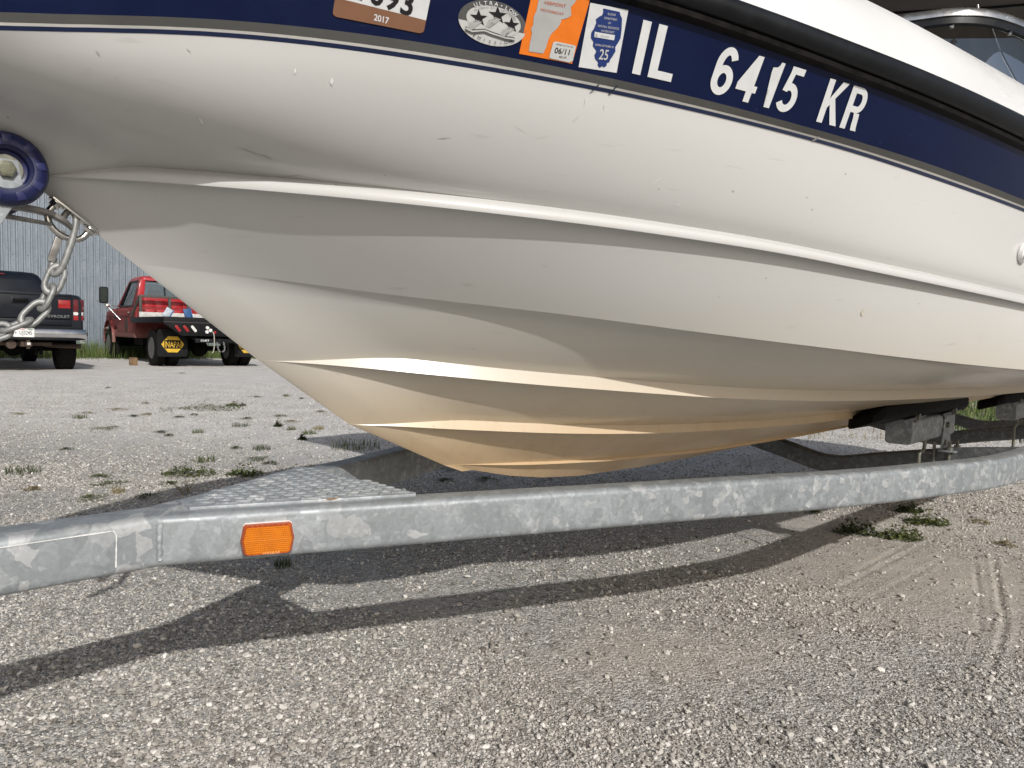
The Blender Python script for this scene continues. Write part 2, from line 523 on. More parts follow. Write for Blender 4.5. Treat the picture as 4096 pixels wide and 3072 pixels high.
def build_hull():
    mb = MB(); strip(mb, low, 1); strip(mb, low, -1)
    st = [r[-1] for r in low]
    pts = [(p[0], -p[1], p[2]) for p in st] + [(p[0], p[1], p[2]) for p in reversed(st[1:])]
    mb.add(pts, [tuple(range(len(pts)))])       # flat stern closes the far end
    o = mb.build('hull', GEL, BOAT)
    me = o.data
    me.polygons.foreach_set('use_smooth', [True] * len(me.polygons))
    nr = len(low)
    sharp = {k for k, r in enumerate(low) if any(r is q for q in (S3e, S3i, S3c, S2e, S2i, S2c, S1e, S1i, S1c, E1e, E1u, E1v))}
    ev = np.zeros(len(me.edges) * 2, dtype=int); me.edges.foreach_get('vertices', ev)
    a_, b_ = ev[::2], ev[1::2]
    ra, rb = (a_ // NU) % nr, (b_ // NU) % nr
    fl = (ra == rb) & np.isin(ra, list(sharp)) & (a_ < 2 * nr * NU) & (b_ < 2 * nr * NU)
    chine = [k for k, r in enumerate(low) if r is CHN_][0]
    sx = np.array([v.co.x for v in me.vertices])
    fl |= (ra == chine) & (rb == chine) & (sx[a_] > -.1) & (a_ < 2 * nr * NU) & (b_ < 2 * nr * NU)
    at = me.attributes.new('sharp_edge', 'BOOLEAN', 'EDGE')
    at.data.foreach_set('value', fl)
    return o
hull = build_hull()
for nm, rows, mt in (('blue_pinstripe', [G4, G3], PIN), ('white_pinstripe', [G3, G2], PINW), ('grey_stripe', [G2, G1], GREY), ('navy_band', [G1, between(G1, RB, .33), between(G1, RB, .67), RB], NAVY)):
    mb = MB(); strip(mb, rows, 1); strip(mb, rows, -1)
    o = mb.build(nm, mt, BOAT, smooth=40)
    # open shells: faces must look outwards
# bvh of the near side, to seat things on the surface
def shell_bvh():
    rows = low + [G3, G2, G1, between(G1, RB, .5), RB, row('rail', -.004, .03)]
    vs = []; fs = []
    for r in rows:
        vs += [(float(s), float(-w), float(z)) for s, w, z in r]
    for k in range(len(rows) - 1):
        for i in range(NU - 1):
            fs.append((k * NU + i, k * NU + i + 1, (k + 1) * NU + i + 1, (k + 1) * NU + i))
    return BVHTree.FromPolygons(vs, fs)
BVH = shell_bvh()
def on_hull(s, z, off=.0008):
    """point on the near side of the hull at s aft, z up, pushed out by off"""
    h, n, i, d = BVH.ray_cast(Vector((s, -3, z)), Vector((0, 1, 0)))
    if h is None:
        return Vector((s, -1, z)), Vector((0, -1, 0))
    if n.y > 0:
        n = -n
    return h + n * off, n
# rub rail: black lip under it, fat rubber half round, white deck above
srail = -.6 + (S_END + .6) * UU
wr = WS['rail'](srail); zr = ZS['rail'](srail)
def railrow(dw, dz):
    dw = dw + 0 * wr
    w = np.maximum(wr + dw, 0); w[0] = max(dw[0], 0)
    s = srail.copy(); s[0] -= max(dw[0], 0)
    return np.stack([s, w, zr + dz], 1)
trim = [railrow(-.012, -.009), railrow(.001, -.0075), railrow(.003, -.003), railrow(-.002, .004)]
mb = MB(); strip(mb, trim, 1); strip(mb, trim, -1)
mb.build('rail_trim', TRIM, BOAT, smooth=35)
bead = []
for a in np.linspace(-95, 100, 11):
    rb_ = .0115 + .0065 * np.clip(srail / 1.2, 0, 1)
    bead.append(railrow(.002 + rb_ * math.cos(R(a)), rb_ * (1.05 + math.sin(R(a)))))
mb = MB(); strip(mb, bead, 1); strip(mb, bead, -1)
mb.build('rub_rail', RUBBER, BOAT, smooth=60)
dk_ = .024 + .0135 * np.clip(srail / 1.2, 0, 1)
deck = [railrow(-.001, dk_ - .002), railrow(-.006, dk_ + .006), railrow(-.030, .095), railrow(-.052, .130), railrow(-.072, .155), railrow(-.092, .168), railrow(-.115, .174), railrow(-.20, .176), railrow(-.9, .176)]
mb = MB(); strip(mb, deck, 1); strip(mb, deck, -1)
mb.build('deck', DECKW, BOAT, smooth=40)
mb = MB(); mb.add([(S_END - .01, -1.0, 1.0), (S_END - .01, 1.0, 1.0), (S_END - .01, .95, 1.33), (S_END - .01, -.95, 1.33)], [(0, 1, 2, 3)])
mb.build('transom', GEL, BOAT)
# ---------------------------------------------------------------- trailer (same local frame)
TR = thing('boat_trailer', 'galvanised steel boat trailer under the white and navy boat, orange marker lamp on its side', 'boat trailer', ORG, AXA)
HT, BH, BW = .5506, .0759, .055
ZC = HT - BH / 2
def Pl(s, w, z):
    return Vector((s, -w, z))
def smooth_path(pts, n=8):
    """rounded corners through the inner points (Catmull-Rom)"""
    P = [Vector(p) for p in pts]
    out = []
    for i in range(len(P) - 1):
        a, b, c, d = P[max(i - 1, 0)], P[i], P[i + 1], P[min(i + 2, len(P) - 1)]
        for k in range(n):
            t = k / n
            out.append(.5 * ((2 * b) + (c - a) * t + (2 * a - 5 * b + 4 * c - d) * t * t + (3 * b - a - 3 * c + d) * t ** 3))
    out.append(P[-1])
    return out
RPROF = rrect(BW, BH, .0115, 5)
near_outer = [(.0, .038), (.6, .274), (1.25, .528), (1.4, .577), (1.594, .632), (1.682, .655), (1.759, .675), (1.861, .692), (1.981, .702), (2.2, .708), (3.2, .712), (5.3, .716)]
far_outer = [(.0, .038), (.6, .31), (1.15, .55), (1.3, .605), (1.45, .648), (1.55, .668), (1.7, .688), (1.9, .70), (2.2, .708), (3.2, .712), (5.3, .716)]
for side, pts in ((1, near_outer), (-1, far_outer)):
    P = [Vector((s, w, 0)) for s, w in pts]
    cen = []
    for i, p in enumerate(P):
        t = (P[min(i + 1, len(P) - 1)] - P[max(i - 1, 0)]).normalized()
        n = Vector((t.y, -t.x, 0))
        cen.append(p + n * BW / 2)
    path = smooth_path([Pl(p.x, p.y * side, ZC) for p in cen[2:]], 4)
    first = Pl(cen[0].x, cen[0].y * side, ZC)
    mb = MB(); mb.sweep([first] + path, RPROF)
    mb.build('side_rail', GALV, TR, smooth=50)
mb = MB(); mb.sweep([Pl(-1.5, 0, ZC), Pl(.06, 0, ZC)], rrect(.0757, BH + .0008, .0115, 5))
mb.build('tongue', GALV, TR, smooth=50)
# weld seam where the tongue meets the near rail: a raised bead wrapping the corner
mb = MB()
seam = []
for k in range(15):
    z = HT - .010 - (BH - .022) * k / 14
    seam.append(Pl(.0015 + .0008 * math.sin(k * 1.9), .0392 + .0006 * math.sin(k * 1.3), z))
mb.tube(seam, [.0042 + .0006 * math.sin(k * 2.3) for k in range(15)], 8)
mb.tube([Pl(.002, .034, HT - .004), Pl(.018, .022, HT + .001), Pl(.04, .006, HT + .0015), Pl(.052, -.008, HT + .001)], .0035, 8)
mb.build('weld_seam', GALVP, TR, smooth=60)
# pale outline left where a label was peeled off the tongue
mb = MB()
lw = .0388
for a, b in (((-.40, .5405), (-.058, .5395)), ((-.058, .5395), (-.0545, .532)), ((-.0545, .532), (-.0555, .487))):
    n = 14
    prev = None
    for k in range(n + 1):
        t = k / n
        s = a[0] + (b[0] - a[0]) * t; z = a[1] + (b[1] - a[1]) * t
        j = random.uniform(.0005, .0013)
        cur = (s, z, j)
        if prev:
            horiz = abs(b[0] - a[0]) > abs(b[1] - a[1])
            q = [(prev[0], prev[1] - prev[2]), (s, z - j), (s, z + j), (prev[0], prev[1] + prev[2])] if horiz else [(prev[0] - prev[2], prev[1]), (s - j, z), (s + j, z), (prev[0] + prev[2], prev[1])]
            mb.prism([Pl(x, lw - .0006, y) for x, y in q], (0, -.0009, 0))
        prev = cur
mb.build('label_residue', plain('label_glue', (.62, .63, .62), .8, var=.15, scale=200), TR)
# tread plate gusset with raised lozenges
poly = [(.048, .026), (.36, .146), (.374, .150), (.380, .142), (.372, .10), (.362, 0), (.350, -.10), (.343, -.176), (.336, -.186), (.322, -.182), (.05, -.030)]
mb = MB(); mb.prism([Pl(s, w, HT - .001) for s, w in poly], (0, 0, .0055))
GUS = mb.build('gusset_plate', GALVP, TR, bevel=.0012)
def inside(p, poly):
    c = False
    for i in range(len(poly)):
        a, b = poly[i], poly[i - 1]
        if (a[1] > p[1]) != (b[1] > p[1]) and p[0] < (b[0] - a[0]) * (p[1] - a[1]) / (b[1] - a[1]) + a[0]:
            c = not c
    return c
shr = [(s - .002 if s > .2 else s + .02, w * .93) for s, w in poly]
mb = MB()
pt = .0235
for i in range(-2, 60):
    for j in range(-40, 40):
        s0 = .02 + (i + .5 * (j % 2)) * pt; w0 = j * pt * .5
        if not inside((s0, w0), shr):
            continue
        a = R(34) if j % 2 else R(-56)
        ca, sa = math.cos(a), math.sin(a)
        L, B = .0140, .0042
        ring = [(-L, 0), (-L * .45, -B), (L * .45, -B), (L, 0), (L * .45, B), (-L * .45, B)]
        base = [Pl(s0 + x * ca - y * sa, w0 + x * sa + y * ca, HT + .0043) for x, y in ring]
        top = [Pl(s0 + (x * ca - y * sa) * .62, w0 + (x * sa + y * ca) * .62, HT + .0068) for x, y in ring]
        mb.loft([base, top])
mb.build('raised_tread', GALVP, GUS, smooth=50, kind='stuff')
mb = MB(); mb.box(Pl(.245, .103, HT + .0047), (.014, .004, .0009)); mb.box(Pl(.238, .1005, HT + .0047), (.006, .003, .0008))
mb.build('rust_spot', plain('rust', (.30, .15, .05), .9, var=.3, scale=150), GUS)
# amber marker lamp on the near rail, face tilted as the rail
az = math.atan2(.236, .6)
def onrail(t, z, out):
    """t along the near rail's outer face from the seam, z up, out from the face"""
    d = Vector((math.cos(az), math.sin(az))); n = Vector((-d.y, d.x))
    p = Vector((0, .0382)) + d * t + n * out
    return Pl(p.x, p.y, z)
LAMP = bpy.data.objects.new('marker_lamp', None); COL.objects.link(LAMP); LAMP.parent = TR
lz = .5078
lt = .1497
def lamp_ring(k, out, dz=0):
    W_, H_, S_ = .0345 * k, .0237 * k, .0390 * k
    return [onrail(lt + x, lz + y + dz, out) for x, y in ((-S_, 0), (-W_ - .0008, -H_ + .003), (-W_ + .003, -H_), (W_ - .003, -H_), (W_ + .0008, -H_ + .003), (S_, 0), (W_ + .0008, H_ - .003), (W_ - .003, H_), (-W_ + .003, H_), (-W_ - .0008, H_ - .003))]
mb = MB(); mb.loft([lamp_ring(.995, -.001, .0010), lamp_ring(1.0, .003, .0011)])
mb.build('gasket', WHITEP, LAMP, smooth=30)
mb = MB(); mb.loft([lamp_ring(1.0, .003), lamp_ring(.985, .010), lamp_ring(.90, .0150), lamp_ring(.875, .0142)])
mb.build('lens_rim', AMBERD, LAMP, smooth=30)
mb = MB()
nx, nz = 22, 13
vs = []; ok = {}
fs = []
for j in range(nz * 2 + 1):
    v = -1 + 2 * j / (nz * 2)
    half = .0302 + (.0042) * (1 - abs(v))
    for i in range(nx * 2 + 1):
        u = -1 + 2 * i / (nx * 2)
        bumpz = .0015 if (i % 2 and j % 2) else (.0004 if (i % 2 or j % 2) else 0)
        edge = abs(j - nz) <= 0
        o = .0140 + (.0013 if edge else bumpz) + .0012 * (1 - abs(v))
        vs.append(onrail(lt + u * half, lz + v * .0202, o))
w_ = nx * 2 + 1
for j in range(nz * 2):
    for i in range(nx * 2):
        fs.append((j * w_ + i, j * w_ + i + 1, (j + 1) * w_ + i + 1, (j + 1) * w_ + i))
mb.add(vs, fs)
mb.build('lens', AMBER, LAMP)
tv, tf = text_mesh('WESBAR', .0036, shear=.25, space=1.1)
mb = MB(); mb.add([onrail(lt + x * 1.25 + .004, lz - .0213 + y, .0153) for x, y in tv], tf)
mb.build('moulded_lettering', plain('pale_amber', (.85, .42, .16), .3), LAMP)
mb = MB()
for k in range(8):
    mb.box(onrail(lt - .026 + k * .0074, lz + .0222, .0128), (.0012, .004, .0018))
mb.build('rim_notches', plain('amber_notch', (.25, .04, .008), .4), LAMP)

# bent cross members, bunks on pivots
def crossmember(s):
    pts = [(-.69, .527), (-.45, .497), (-.2, .448), (-.07, .418), (0, .410), (.07, .418), (.2, .448), (.45, .497), (.69, .527)]
    path = smooth_path([Pl(s, w, z - .035) for w, z in pts], 4)
    mb = MB(); mb.sweep(path, rrect(.055, .066, .010, 3))
    return mb.build('cross_member', GALVD, TR, smooth=50)
for s in (2.45, 3.75, 4.7):
    crossmember(s)
def under_hull(s, w):
    h, n, i, d = BVH.ray_cast(Vector((s, -w, 0)), Vector((0, 0, 1)))
    return h.z if h else .62
def bunk(s0, s1, w, sc, legs=True):
    B = bpy.data.objects.new('bunk', None); COL.objects.link(B); B.parent = TR
    zm0, zm1 = under_hull(s0 + .1, w), under_hull(s1 - .1, w)
    sl = (under_hull((s0 + s1) / 2, w + .04) - under_hull((s0 + s1) / 2, w - .04)) / .08
    rings = []
    L = s1 - s0
    for t, k, dz in ((0, .55, -.010), (.02, .85, -.004), (.05, 1, 0), (.95, 1, 0), (.98, .85, -.004), (1, .6, -.012)):
        z = zm0 + (zm1 - zm0) * t - .024 + dz
        rings.append([Pl(s0 + L * t, w + x * k, z + x * k * sl + y * k) for x, y in rrect(.105, .042, .012, 3)])
    mb = MB(); mb.loft(rings)
    mb.build('pad', PADM, B, smooth=40)
    # pivot box: a short galvanised channel under the pad, two ears up to the pad
    c = s0 + L * .58
    zb = zm0 + (zm1 - zm0) * .5 - .082
    mb = MB()
    bx = rrect(.078, .080, .012, 3)
    mb.sweep([Pl(c - .225, w, zb), Pl(c + .235, w, zb + .004)], bx)
    mb.build('pivot_box', GALV, B, smooth=50)
    for e in (-.20, .19):
        mb = MB()
        zt = zm0 + (zm1 - zm0) * .5 - .030
        for q in (.0405, -.0425):
            mb.prism([Pl(c + e - .075, w + q, zb + .036), Pl(c + e + .07, w + q, zb + .046), Pl(c + e + .10, w + q, zt), Pl(c + e - .115, w + q, zt - .006), Pl(c + e - .12, w + q, zb + .045), Pl(c + e - .09, w + q, zb + .022)][::-1], Vector((0, -.004, 0)))
        ear = mb.build('ear_bracket', GALVD, B)
        mb = MB(); mb.cyl(Pl(c + e, w + .0445, zb + .050), Pl(c + e, w + .053, zb + .050), .0115, 6)
        mb.cyl(Pl(c + e, w + .0445, zb + .050), Pl(c + e, w + .047, zb + .050), .016, 14)
        mb.build('bolt', ZINC, ear, smooth=30)
    if not legs:
        return B
    # angle bracket bolted to the box, standing on the cross member, with its U bolt
    zc = np.interp(w, [0, .07, .2, .45, .69], [.410, .418, .448, .497, .527])
    mb = MB()
    f = w + .0405
    mb.prism([Pl(sc - .055, f, zc + .004), Pl(sc + .055, f, zc + .004), Pl(sc + .02, f, zb + .022), Pl(sc - .008, f, zb + .034), Pl(sc - .03, f, zb + .024)], Vector((0, -.005, 0)))
    mb.box(Pl(sc + .008, w + .062, zc + .004), (.145, .055, .0055))
    br = mb.build('angle_bracket', GALV, B, bevel=.0015)
    mb = MB()
    mb.cyl(Pl(sc - .012, f + .004, zb + .006), Pl(sc - .012, f + .014, zb + .006), .011, 6)
    mb.cyl(Pl(sc - .02, f + .004, zc + .03), Pl(sc - .02, f + .010, zc + .03), .009, 12)
    for e in (-.042, .05):
        mb.cyl(Pl(sc + e, w + .066, zc - .09), Pl(sc + e, w + .066, zc + .036), .0052, 10)
        mb.cyl(Pl(sc + e, w + .066, zc + .006), Pl(sc + e, w + .066, zc + .016), .0105, 6)
        mb.cyl(Pl(sc + e, w + .020, zc - .08), Pl(sc + e, w + .020, zc + .03), .0052, 10)
    mb.build('bolt', ZINC, br, smooth=30)
    # second leg: bent rod of the U bolt and clip
    mb = MB()
    e = sc - .235
    mb.tube(smooth_path([Pl(e, w + .03, zc - .085), Pl(e, w + .03, zc + .0), Pl(e + .01, w + .03, zc + .012), Pl(e + .04, w + .03, zc + .016), Pl(e + .05, w + .03, zc + .03), Pl(e + .05, w + .03, zc + .06)], 5), .006, 8)
    mb.build('u_bolt', ZINC, B, smooth=50)
    return B
bunk(1.80, 2.72, .345, 2.46)
bunk(3.20, 4.12, .345, 3.78)
bunk(1.80, 2.72, -.345, 2.46, False)

# winch stand, bow roller
mb = MB()
mb.sweep([Pl(-.80, 0, HT - .002), Pl(-.76, 0, 1.17)], rrect(.05, .06, .008, 3), up=Vector((1, 0, 0)))
mb.build('winch_post', GALV, TR, smooth=50)
mb = MB()
for w in (.058, -.058):
    mb.prism([Pl(-.225, w, .915), Pl(-.20, w, .910), Pl(-.160, w, .985), Pl(-.165, w, 1.02), Pl(-.195, w, 1.02), Pl(-.215, w, .99)], Vector((0, -.006 if w > 0 else .006, 0)))
mb.sweep([Pl(-.80, 0, 1.20), Pl(-.40, 0, 1.10), Pl(-.205, 0, .935)], rrect(.112, .030, .008, 3))
mb.build('roller_bracket', GALVP, TR, bevel=.002)
ROL = bpy.data.objects.new('bow_roller', None); COL.objects.link(ROL); ROL.parent = TR
rc = Pl(-.178, 0, 1.0075)
mb = MB()
prof = [(.013, .058), (.022, .062), (.024, .071), (.027, .0775), (.033, .0785), (.040, .0745), (.0438, .068), (.0445, .060), (.0425, .052), (.036, .044), (.028, .030), (.022, .012), (.020, 0)]
full = prof + [(r, -h) for r, h in prof[-2::-1]]
mb.lathe(full, rc, (0, -1, 0), 56)
mb.build('roller', BLUEPU, ROL, smooth=50)
# moulded lighter pockets round the bell show as shallow facets
for k in range(9):
    a = 2 * math.pi * k / 9 + .2
    mb = MB()
    r = .0345
    ca, sa = math.cos(a), math.sin(a)
    q = []
    for dr, da in ((-.0052, -.13), (.0048, -.125), (.0048, .125), (-.0052, .13)):
        rr, aa = r + dr, a + da
        q.append(rc + Vector((math.cos(aa) * rr, -.0782 + (0.0008 if dr > 0 else 0), math.sin(aa) * rr)))
    mb.prism(q, Vector((0, -.0008, 0)))
    mb.build('moulded_pocket', plain('blue_pocket_%d' % k, (.013, .016, .082), .34) if k == 0 else bpy.data.materials['blue_pocket_0'], ROL, bevel=.0004)
mb = MB(); mb.lathe([(.004, 0), (.0178, 0), (.0178, .0025), (.004, .0025)], rc + Vector((0, -.0605, 0)), (0, -1, 0), 32)
mb.cyl(rc + Vector((0, -.05, 0)), rc + Vector((0, -.062, 0)), .016, 24)
mb.build('washer', ZINC, ROL, smooth=40)
mb = MB(); mb.cyl(rc + Vector((0, -.062, 0)), rc + Vector((0, -.0705, 0)), .0106, 6); mb.cyl(rc + Vector((0, -.0705, 0)), rc + Vector((0, -.0712, 0)), .0088, 20, .0078)
mb.build('bolt', ZBOLT, ROL, bevel=.0006)

# bow eye on the stem: plate, two nuts, U-shaped rod (part of the boat)
EYE = bpy.data.objects.new('bow_eye', None); COL.objects.link(EYE); EYE.parent = BOAT
e1, e2 = Pl(-.112, .0, .987), Pl(-.072, .0, .957)
dirp = (e2 - e1).normalized()
outn = Vector((-dirp.z * -1, 0, -abs(dirp.x))).normalized()
outn = Vector((dirp.z, 0, -dirp.x)).normalized()
if outn.z > 0:
    outn = -outn
mb = MB()
mid = (e1 + e2) / 2
rot = Matrix((dirp, Vector((0, 1, 0)), outn)).transposed()
mb.box(mid + outn * .0015, (.066, .022, .004), rot)
mb.build('eye_plate', STEEL, EYE, bevel=.0012)
for e in (e1, e2):
    mb = MB(); mb.cyl(e + outn * .002, e + outn * .010, .0075, 6); mb.cyl(e + outn * .002, e + outn * .0045, .0105, 18)
    mb.build('nut', STEEL, EYE, smooth=35)
mb = MB()
arc = [e1 + outn * .004, e1 + outn * .016]
for k in range(1, 12):
    a = math.pi * k / 12
    arc.append(mid + (e1 - mid) * math.cos(a) + outn * (.016 + .018 * math.sin(a)))
arc += [e2 + outn * .016, e2 + outn * .004]
mb.tube(arc, .0043, 10)
mb.build('eye_rod', STEEL, EYE, smooth=60)

# winch strap hook: flat blade running from the winch to the bow eye
HK = thing('winch_hook', 'dark flat steel winch hook clipped through the bow eye beside the blue roller', 'hook', ORG + Vector((0, 0, .96)), AXA)
z0 = .96
mb = MB()
pa = smooth_path([Pl(-.225, .004, .962 - z0), Pl(-.20, .004, .968 - z0), Pl(-.165, .004, .972 - z0), Pl(-.13, .004, .970 - z0), Pl(-.108, .004, .962 - z0), Pl(-.094, .004, .950 - z0)], 5)
rings = []
for i, p in enumerate(pa):
    t = i / (len(pa) - 1)
    k = 1 if t < .75 else 1 - (t - .75) * 2.6
    k = max(k, .35)
    rings.append([p + Vector((0, y, z)) for y, z in ((-.011 * k, -.0035), (.011 * k, -.0035), (.011 * k, .0035), (-.011 * k, .0035))])
mb.loft(rings)
mb.build('blade', HOOKM, HK, bevel=.001)
mb = MB(); mb.prism([Pl(-.185, .009, .957 - z0), Pl(-.12, .009, .953 - z0), Pl(-.12, .009, .957 - z0), Pl(-.185, .009, .963 - z0)], Vector((0, .012, 0)))
mb.build('latch', HOOKM, HK, bevel=.001)

# safety chain
CH = thing('safety_chain', 'galvanised safety chain hanging from the bow eye across the dark pickup', 'chain', ORG + Vector((0, 0, .80)), AXA)
zc0 = .80
def S3_(s, z, w=0.):
    return Pl(s, w, z - zc0)
mb = MB()
mb.tube(smooth_path([S3_(-.107, .962, -.006), S3_(-.101, .974, -.004), S3_(-.095, .975, .002), S3_(-.0925, .962, .006), S3_(-.098, .935, .006), S3_(-.106, .908, .005), S3_(-.111, .896, .003), S3_(-.117, .890, -.001), S3_(-.119, .898, -.006), S3_(-.116, .912, -.008)], 5), [.0042] * 20 + [.0046] * 26, 10)
mb.build('hook', CHAINM, CH, smooth=60)
mb = MB(); mb.box(S3_(-.114, .928, -.004), (.009, .006, .045), Matrix.Rotation(R(17), 3, 'Y'))
mb.build('hook_latch', HOOKM, CH, bevel=.001)
LINK = None
def link_mesh():
    mb = MB()
    r, hl, hw = .0036, .0145, .0092
    path = []
    for k in range(9):
        a = -math.pi / 2 + math.pi * k / 8
        path.append(Vector((hl - hw + hw * math.cos(a) + .0, hw * math.sin(a), 0)))
    for k in range(9):
        a = math.pi / 2 + math.pi * k / 8
        path.append(Vector((-(hl - hw) + hw * math.cos(a), hw * math.sin(a), 0)))
    mb.tube(path, r, 9, closed=True)
    o = mb.build('link', CHAINM, CH, smooth=60)
    return o
lk = link_mesh()
chain_pts = [(-.1125, .896, 0), (-.1215, .870, 0), (-.131, .847, 0), (-.149, .826, 0), (-.171, .815, 0), (-.192, .806, 0), (-.213, .799, .001)]
def place_link(o, a, b, flat, tw):
    a, b = S3_(*a[:2], a[2]), S3_(*b[:2], b[2])
    x = (b - a).normalized()
    y = Vector((0, 1, 0)).cross(x).normalized() if flat else Vector((0, 1, 0))
    z = x.cross(y).normalized(); y = z.cross(x)
    Mx = Matrix((x, y, z)).transposed()
    Mx = Mx @ Matrix.Rotation(tw, 3, 'X')
    o.matrix_local = Matrix.Translation((a + b) / 2) @ Mx.to_4x4()
    o.scale = Vector(((b - a).length / .0205 * .93 + .07, 1, 1))
tw = [.35, -.25, .25, -.15, .2, .1, -.1, .2, 0, 0]
for i in range(len(chain_pts) - 1):
    if i == 0:
        o = lk
    else:
        o = lk.copy(); COL.objects.link(o); o.parent = CH
    place_link(o, chain_pts[i], chain_pts[i + 1], i % 2 == 0, tw[i])
# white drain fitting on the near topside, far right
FIT = bpy.data.objects.new('drain_fitting', None); COL.objects.link(FIT); FIT.parent = BOAT
p, n = on_hull(1.376, 1.019, .0)
mb = MB(); mb.lathe([(.004, .0), (.0195, 0), (.0205, .003), (.018, .009), (.012, .012), (.009, .010), (.007, .004)], p, n, 28)
mb.build('flange', WHITEP, FIT, smooth=40)
mb = MB(); q = p + n * .010 + Vector((-.011, 0, -.006)); mb.cyl(q, q + n * .004, .004, 14)
mb.build('screw', STEEL, FIT, smooth=40)
# ---------------------------------------------------------------- stickers and registration on the navy band
def aff(O, X, Y, o, x, y):
    """map of artwork coordinates (three known points O, X, Y) to (s, z) on the hull"""
    M = np.array([[X[0] - O[0], Y[0] - O[0]], [X[1] - O[1], Y[1] - O[1]]], float)
    Mi = np.linalg.inv(M)
    def f(px, py):
        u, v = Mi @ np.array([px - O[0], py - O[1]])
        return o[0] + u * (x[0] - o[0]) + v * (y[0] - o[0]), o[1] + u * (x[1] - o[1]) + v * (y[1] - o[1])
    f.ex = np.array([X[0] - O[0], X[1] - O[1]]) / math.hypot(X[0] - O[0], X[1] - O[1])
    f.ey = np.array([Y[0] - O[0], Y[1] - O[1]]) / math.hypot(Y[0] - O[0], Y[1] - O[1])
    return f
def surf(name, pts, faces, f, off, mat, parent, maxlen=.012):
    """flat artwork laid on the hull: cut fine enough to follow its curve"""
    bm = bmesh.new()
    q = [bm.verts.new((*f(x, y), 0)) for x, y in pts]
    for fc in faces:
        try:
            bm.faces.new([q[i] for i in fc])
        except ValueError:
            pass
    bmesh.ops.triangulate(bm, faces=bm.faces)
    for _ in range(5):
        ed = [e for e in bm.edges if e.calc_length() > maxlen]
        if not ed:
            break
        bmesh.ops.subdivide_edges(bm, edges=ed, cuts=1)
        bmesh.ops.triangulate(bm, faces=bm.faces)
    me = bpy.data.meshes.new(name)
    for v in bm.verts:
        p, n = on_hull(v.co.x, v.co.y, off)
        v.co = p
    bmesh.ops.recalc_face_normals(bm, faces=bm.faces)
    for fc in bm.faces:
        if fc.normal.y > 0:
            fc.normal_flip()
    bm.to_mesh(me); bm.free()
    me.materials.append(mat)
    o = bpy.data.objects.new(name, me); COL.objects.link(o)
    o.parent = parent
    return o
def poly_on(name, pts, f, off, mat, parent):
    return surf(name, pts, [tuple(range(len(pts)))], f, off, mat, parent)
def words(name, txt, c, h, f, off, mat, parent, xs=1., bold=0., space=1., lean=0., along=None):
    tv, tf = text_mesh(txt, 1., bold, lean, space, xs=xs)
    ex = f.ex if along is None else np.array(along) / math.hypot(*along)
    pts = [tuple(np.array(c) + ex * x * h + f.ey * (y - .5) * h) for x, y in tv]
    return surf(name, pts, tf, f, off, mat, parent)
def fit_words(name, txt, f, off, mat, parent, bold=.0, space=1.):
    """lettering stretched to the unit square of f"""
    tv, tf = text_mesh(txt, 1., bold, 0, space)
    a = np.array(tv); lo, hi = a.min(0), a.max(0)
    pts = [tuple(p) for p in (a - lo) / (hi - lo)]
    return surf(name, pts, tf, f, off, mat, parent)
def rounded(x0, y0, x1, y1, r, f=None, n=5):
    pts = []
    for cx, cy, a0 in ((x1 - r, y1 - r, 0), (x0 + r, y1 - r, 90), (x0 + r, y0 + r, 180), (x1 - r, y0 + r, 270)):
        for k in range(n + 1):
            a = R(a0 + 90 * k / n); pts.append((cx + r * math.cos(a), cy + r * math.sin(a)))
    return pts
def vinyl(name, col, rough=.35, var=.05):
    return plain(name, col, rough, var=var, scale=60)
VW = vinyl('letter_white', (.62, .63, .635)); VK = vinyl('print_black', (.008, .008, .009))
VBR = vinyl('print_brown', (.20, .095, .052)); VST = vinyl('sticker_white', (.60, .61, .62)); VOR = vinyl('sticker_orange', (.72, .17, .010))
VGR = vinyl('sticker_silver', (.38, .38, .375)); VDG = vinyl('sticker_dark_silver', (.085, .085, .085), .3); VLG = vinyl('sticker_light_silver', (.50, .50, .495), .3)
VBL = vinyl('sticker_blue', (.010, .030, .145)); VRD = vinyl('print_red', (.45, .075, .015)); VFA = vinyl('print_faded', (.28, .28, .29))
UN = dict(O=(0, 0), X=(1, 0), Y=(0, 1))
def ribbon(path, t, closed=False):
    """a stroke of width t along a flat path"""
    P = [np.array(p, float) for p in path]
    n = len(P); L, Rr = [], []
    for i in range(n):
        a = P[(i + 1) % n] - P[i - 1] if closed else P[min(i + 1, n - 1)] - P[max(i - 1, 0)]
        a = a / np.hypot(*a); q = np.array([-a[1], a[0]]) * t / 2
        L.append(tuple(P[i] + q)); Rr.append(tuple(P[i] - q))
    fs = [(i, (i + 1) % n, n + (i + 1) % n, n + i) for i in range(n if closed else n - 1)]
    return L + Rr, fs
def arc(cx, cy, rx, ry, a0, a1, n=16):
    return [(cx + rx * math.cos(R(a0 + (a1 - a0) * k / n)), cy + ry * math.sin(R(a0 + (a1 - a0) * k / n))) for k in range(n + 1)]
def q4(*p):
    return list(p), [tuple(range(len(p)))]
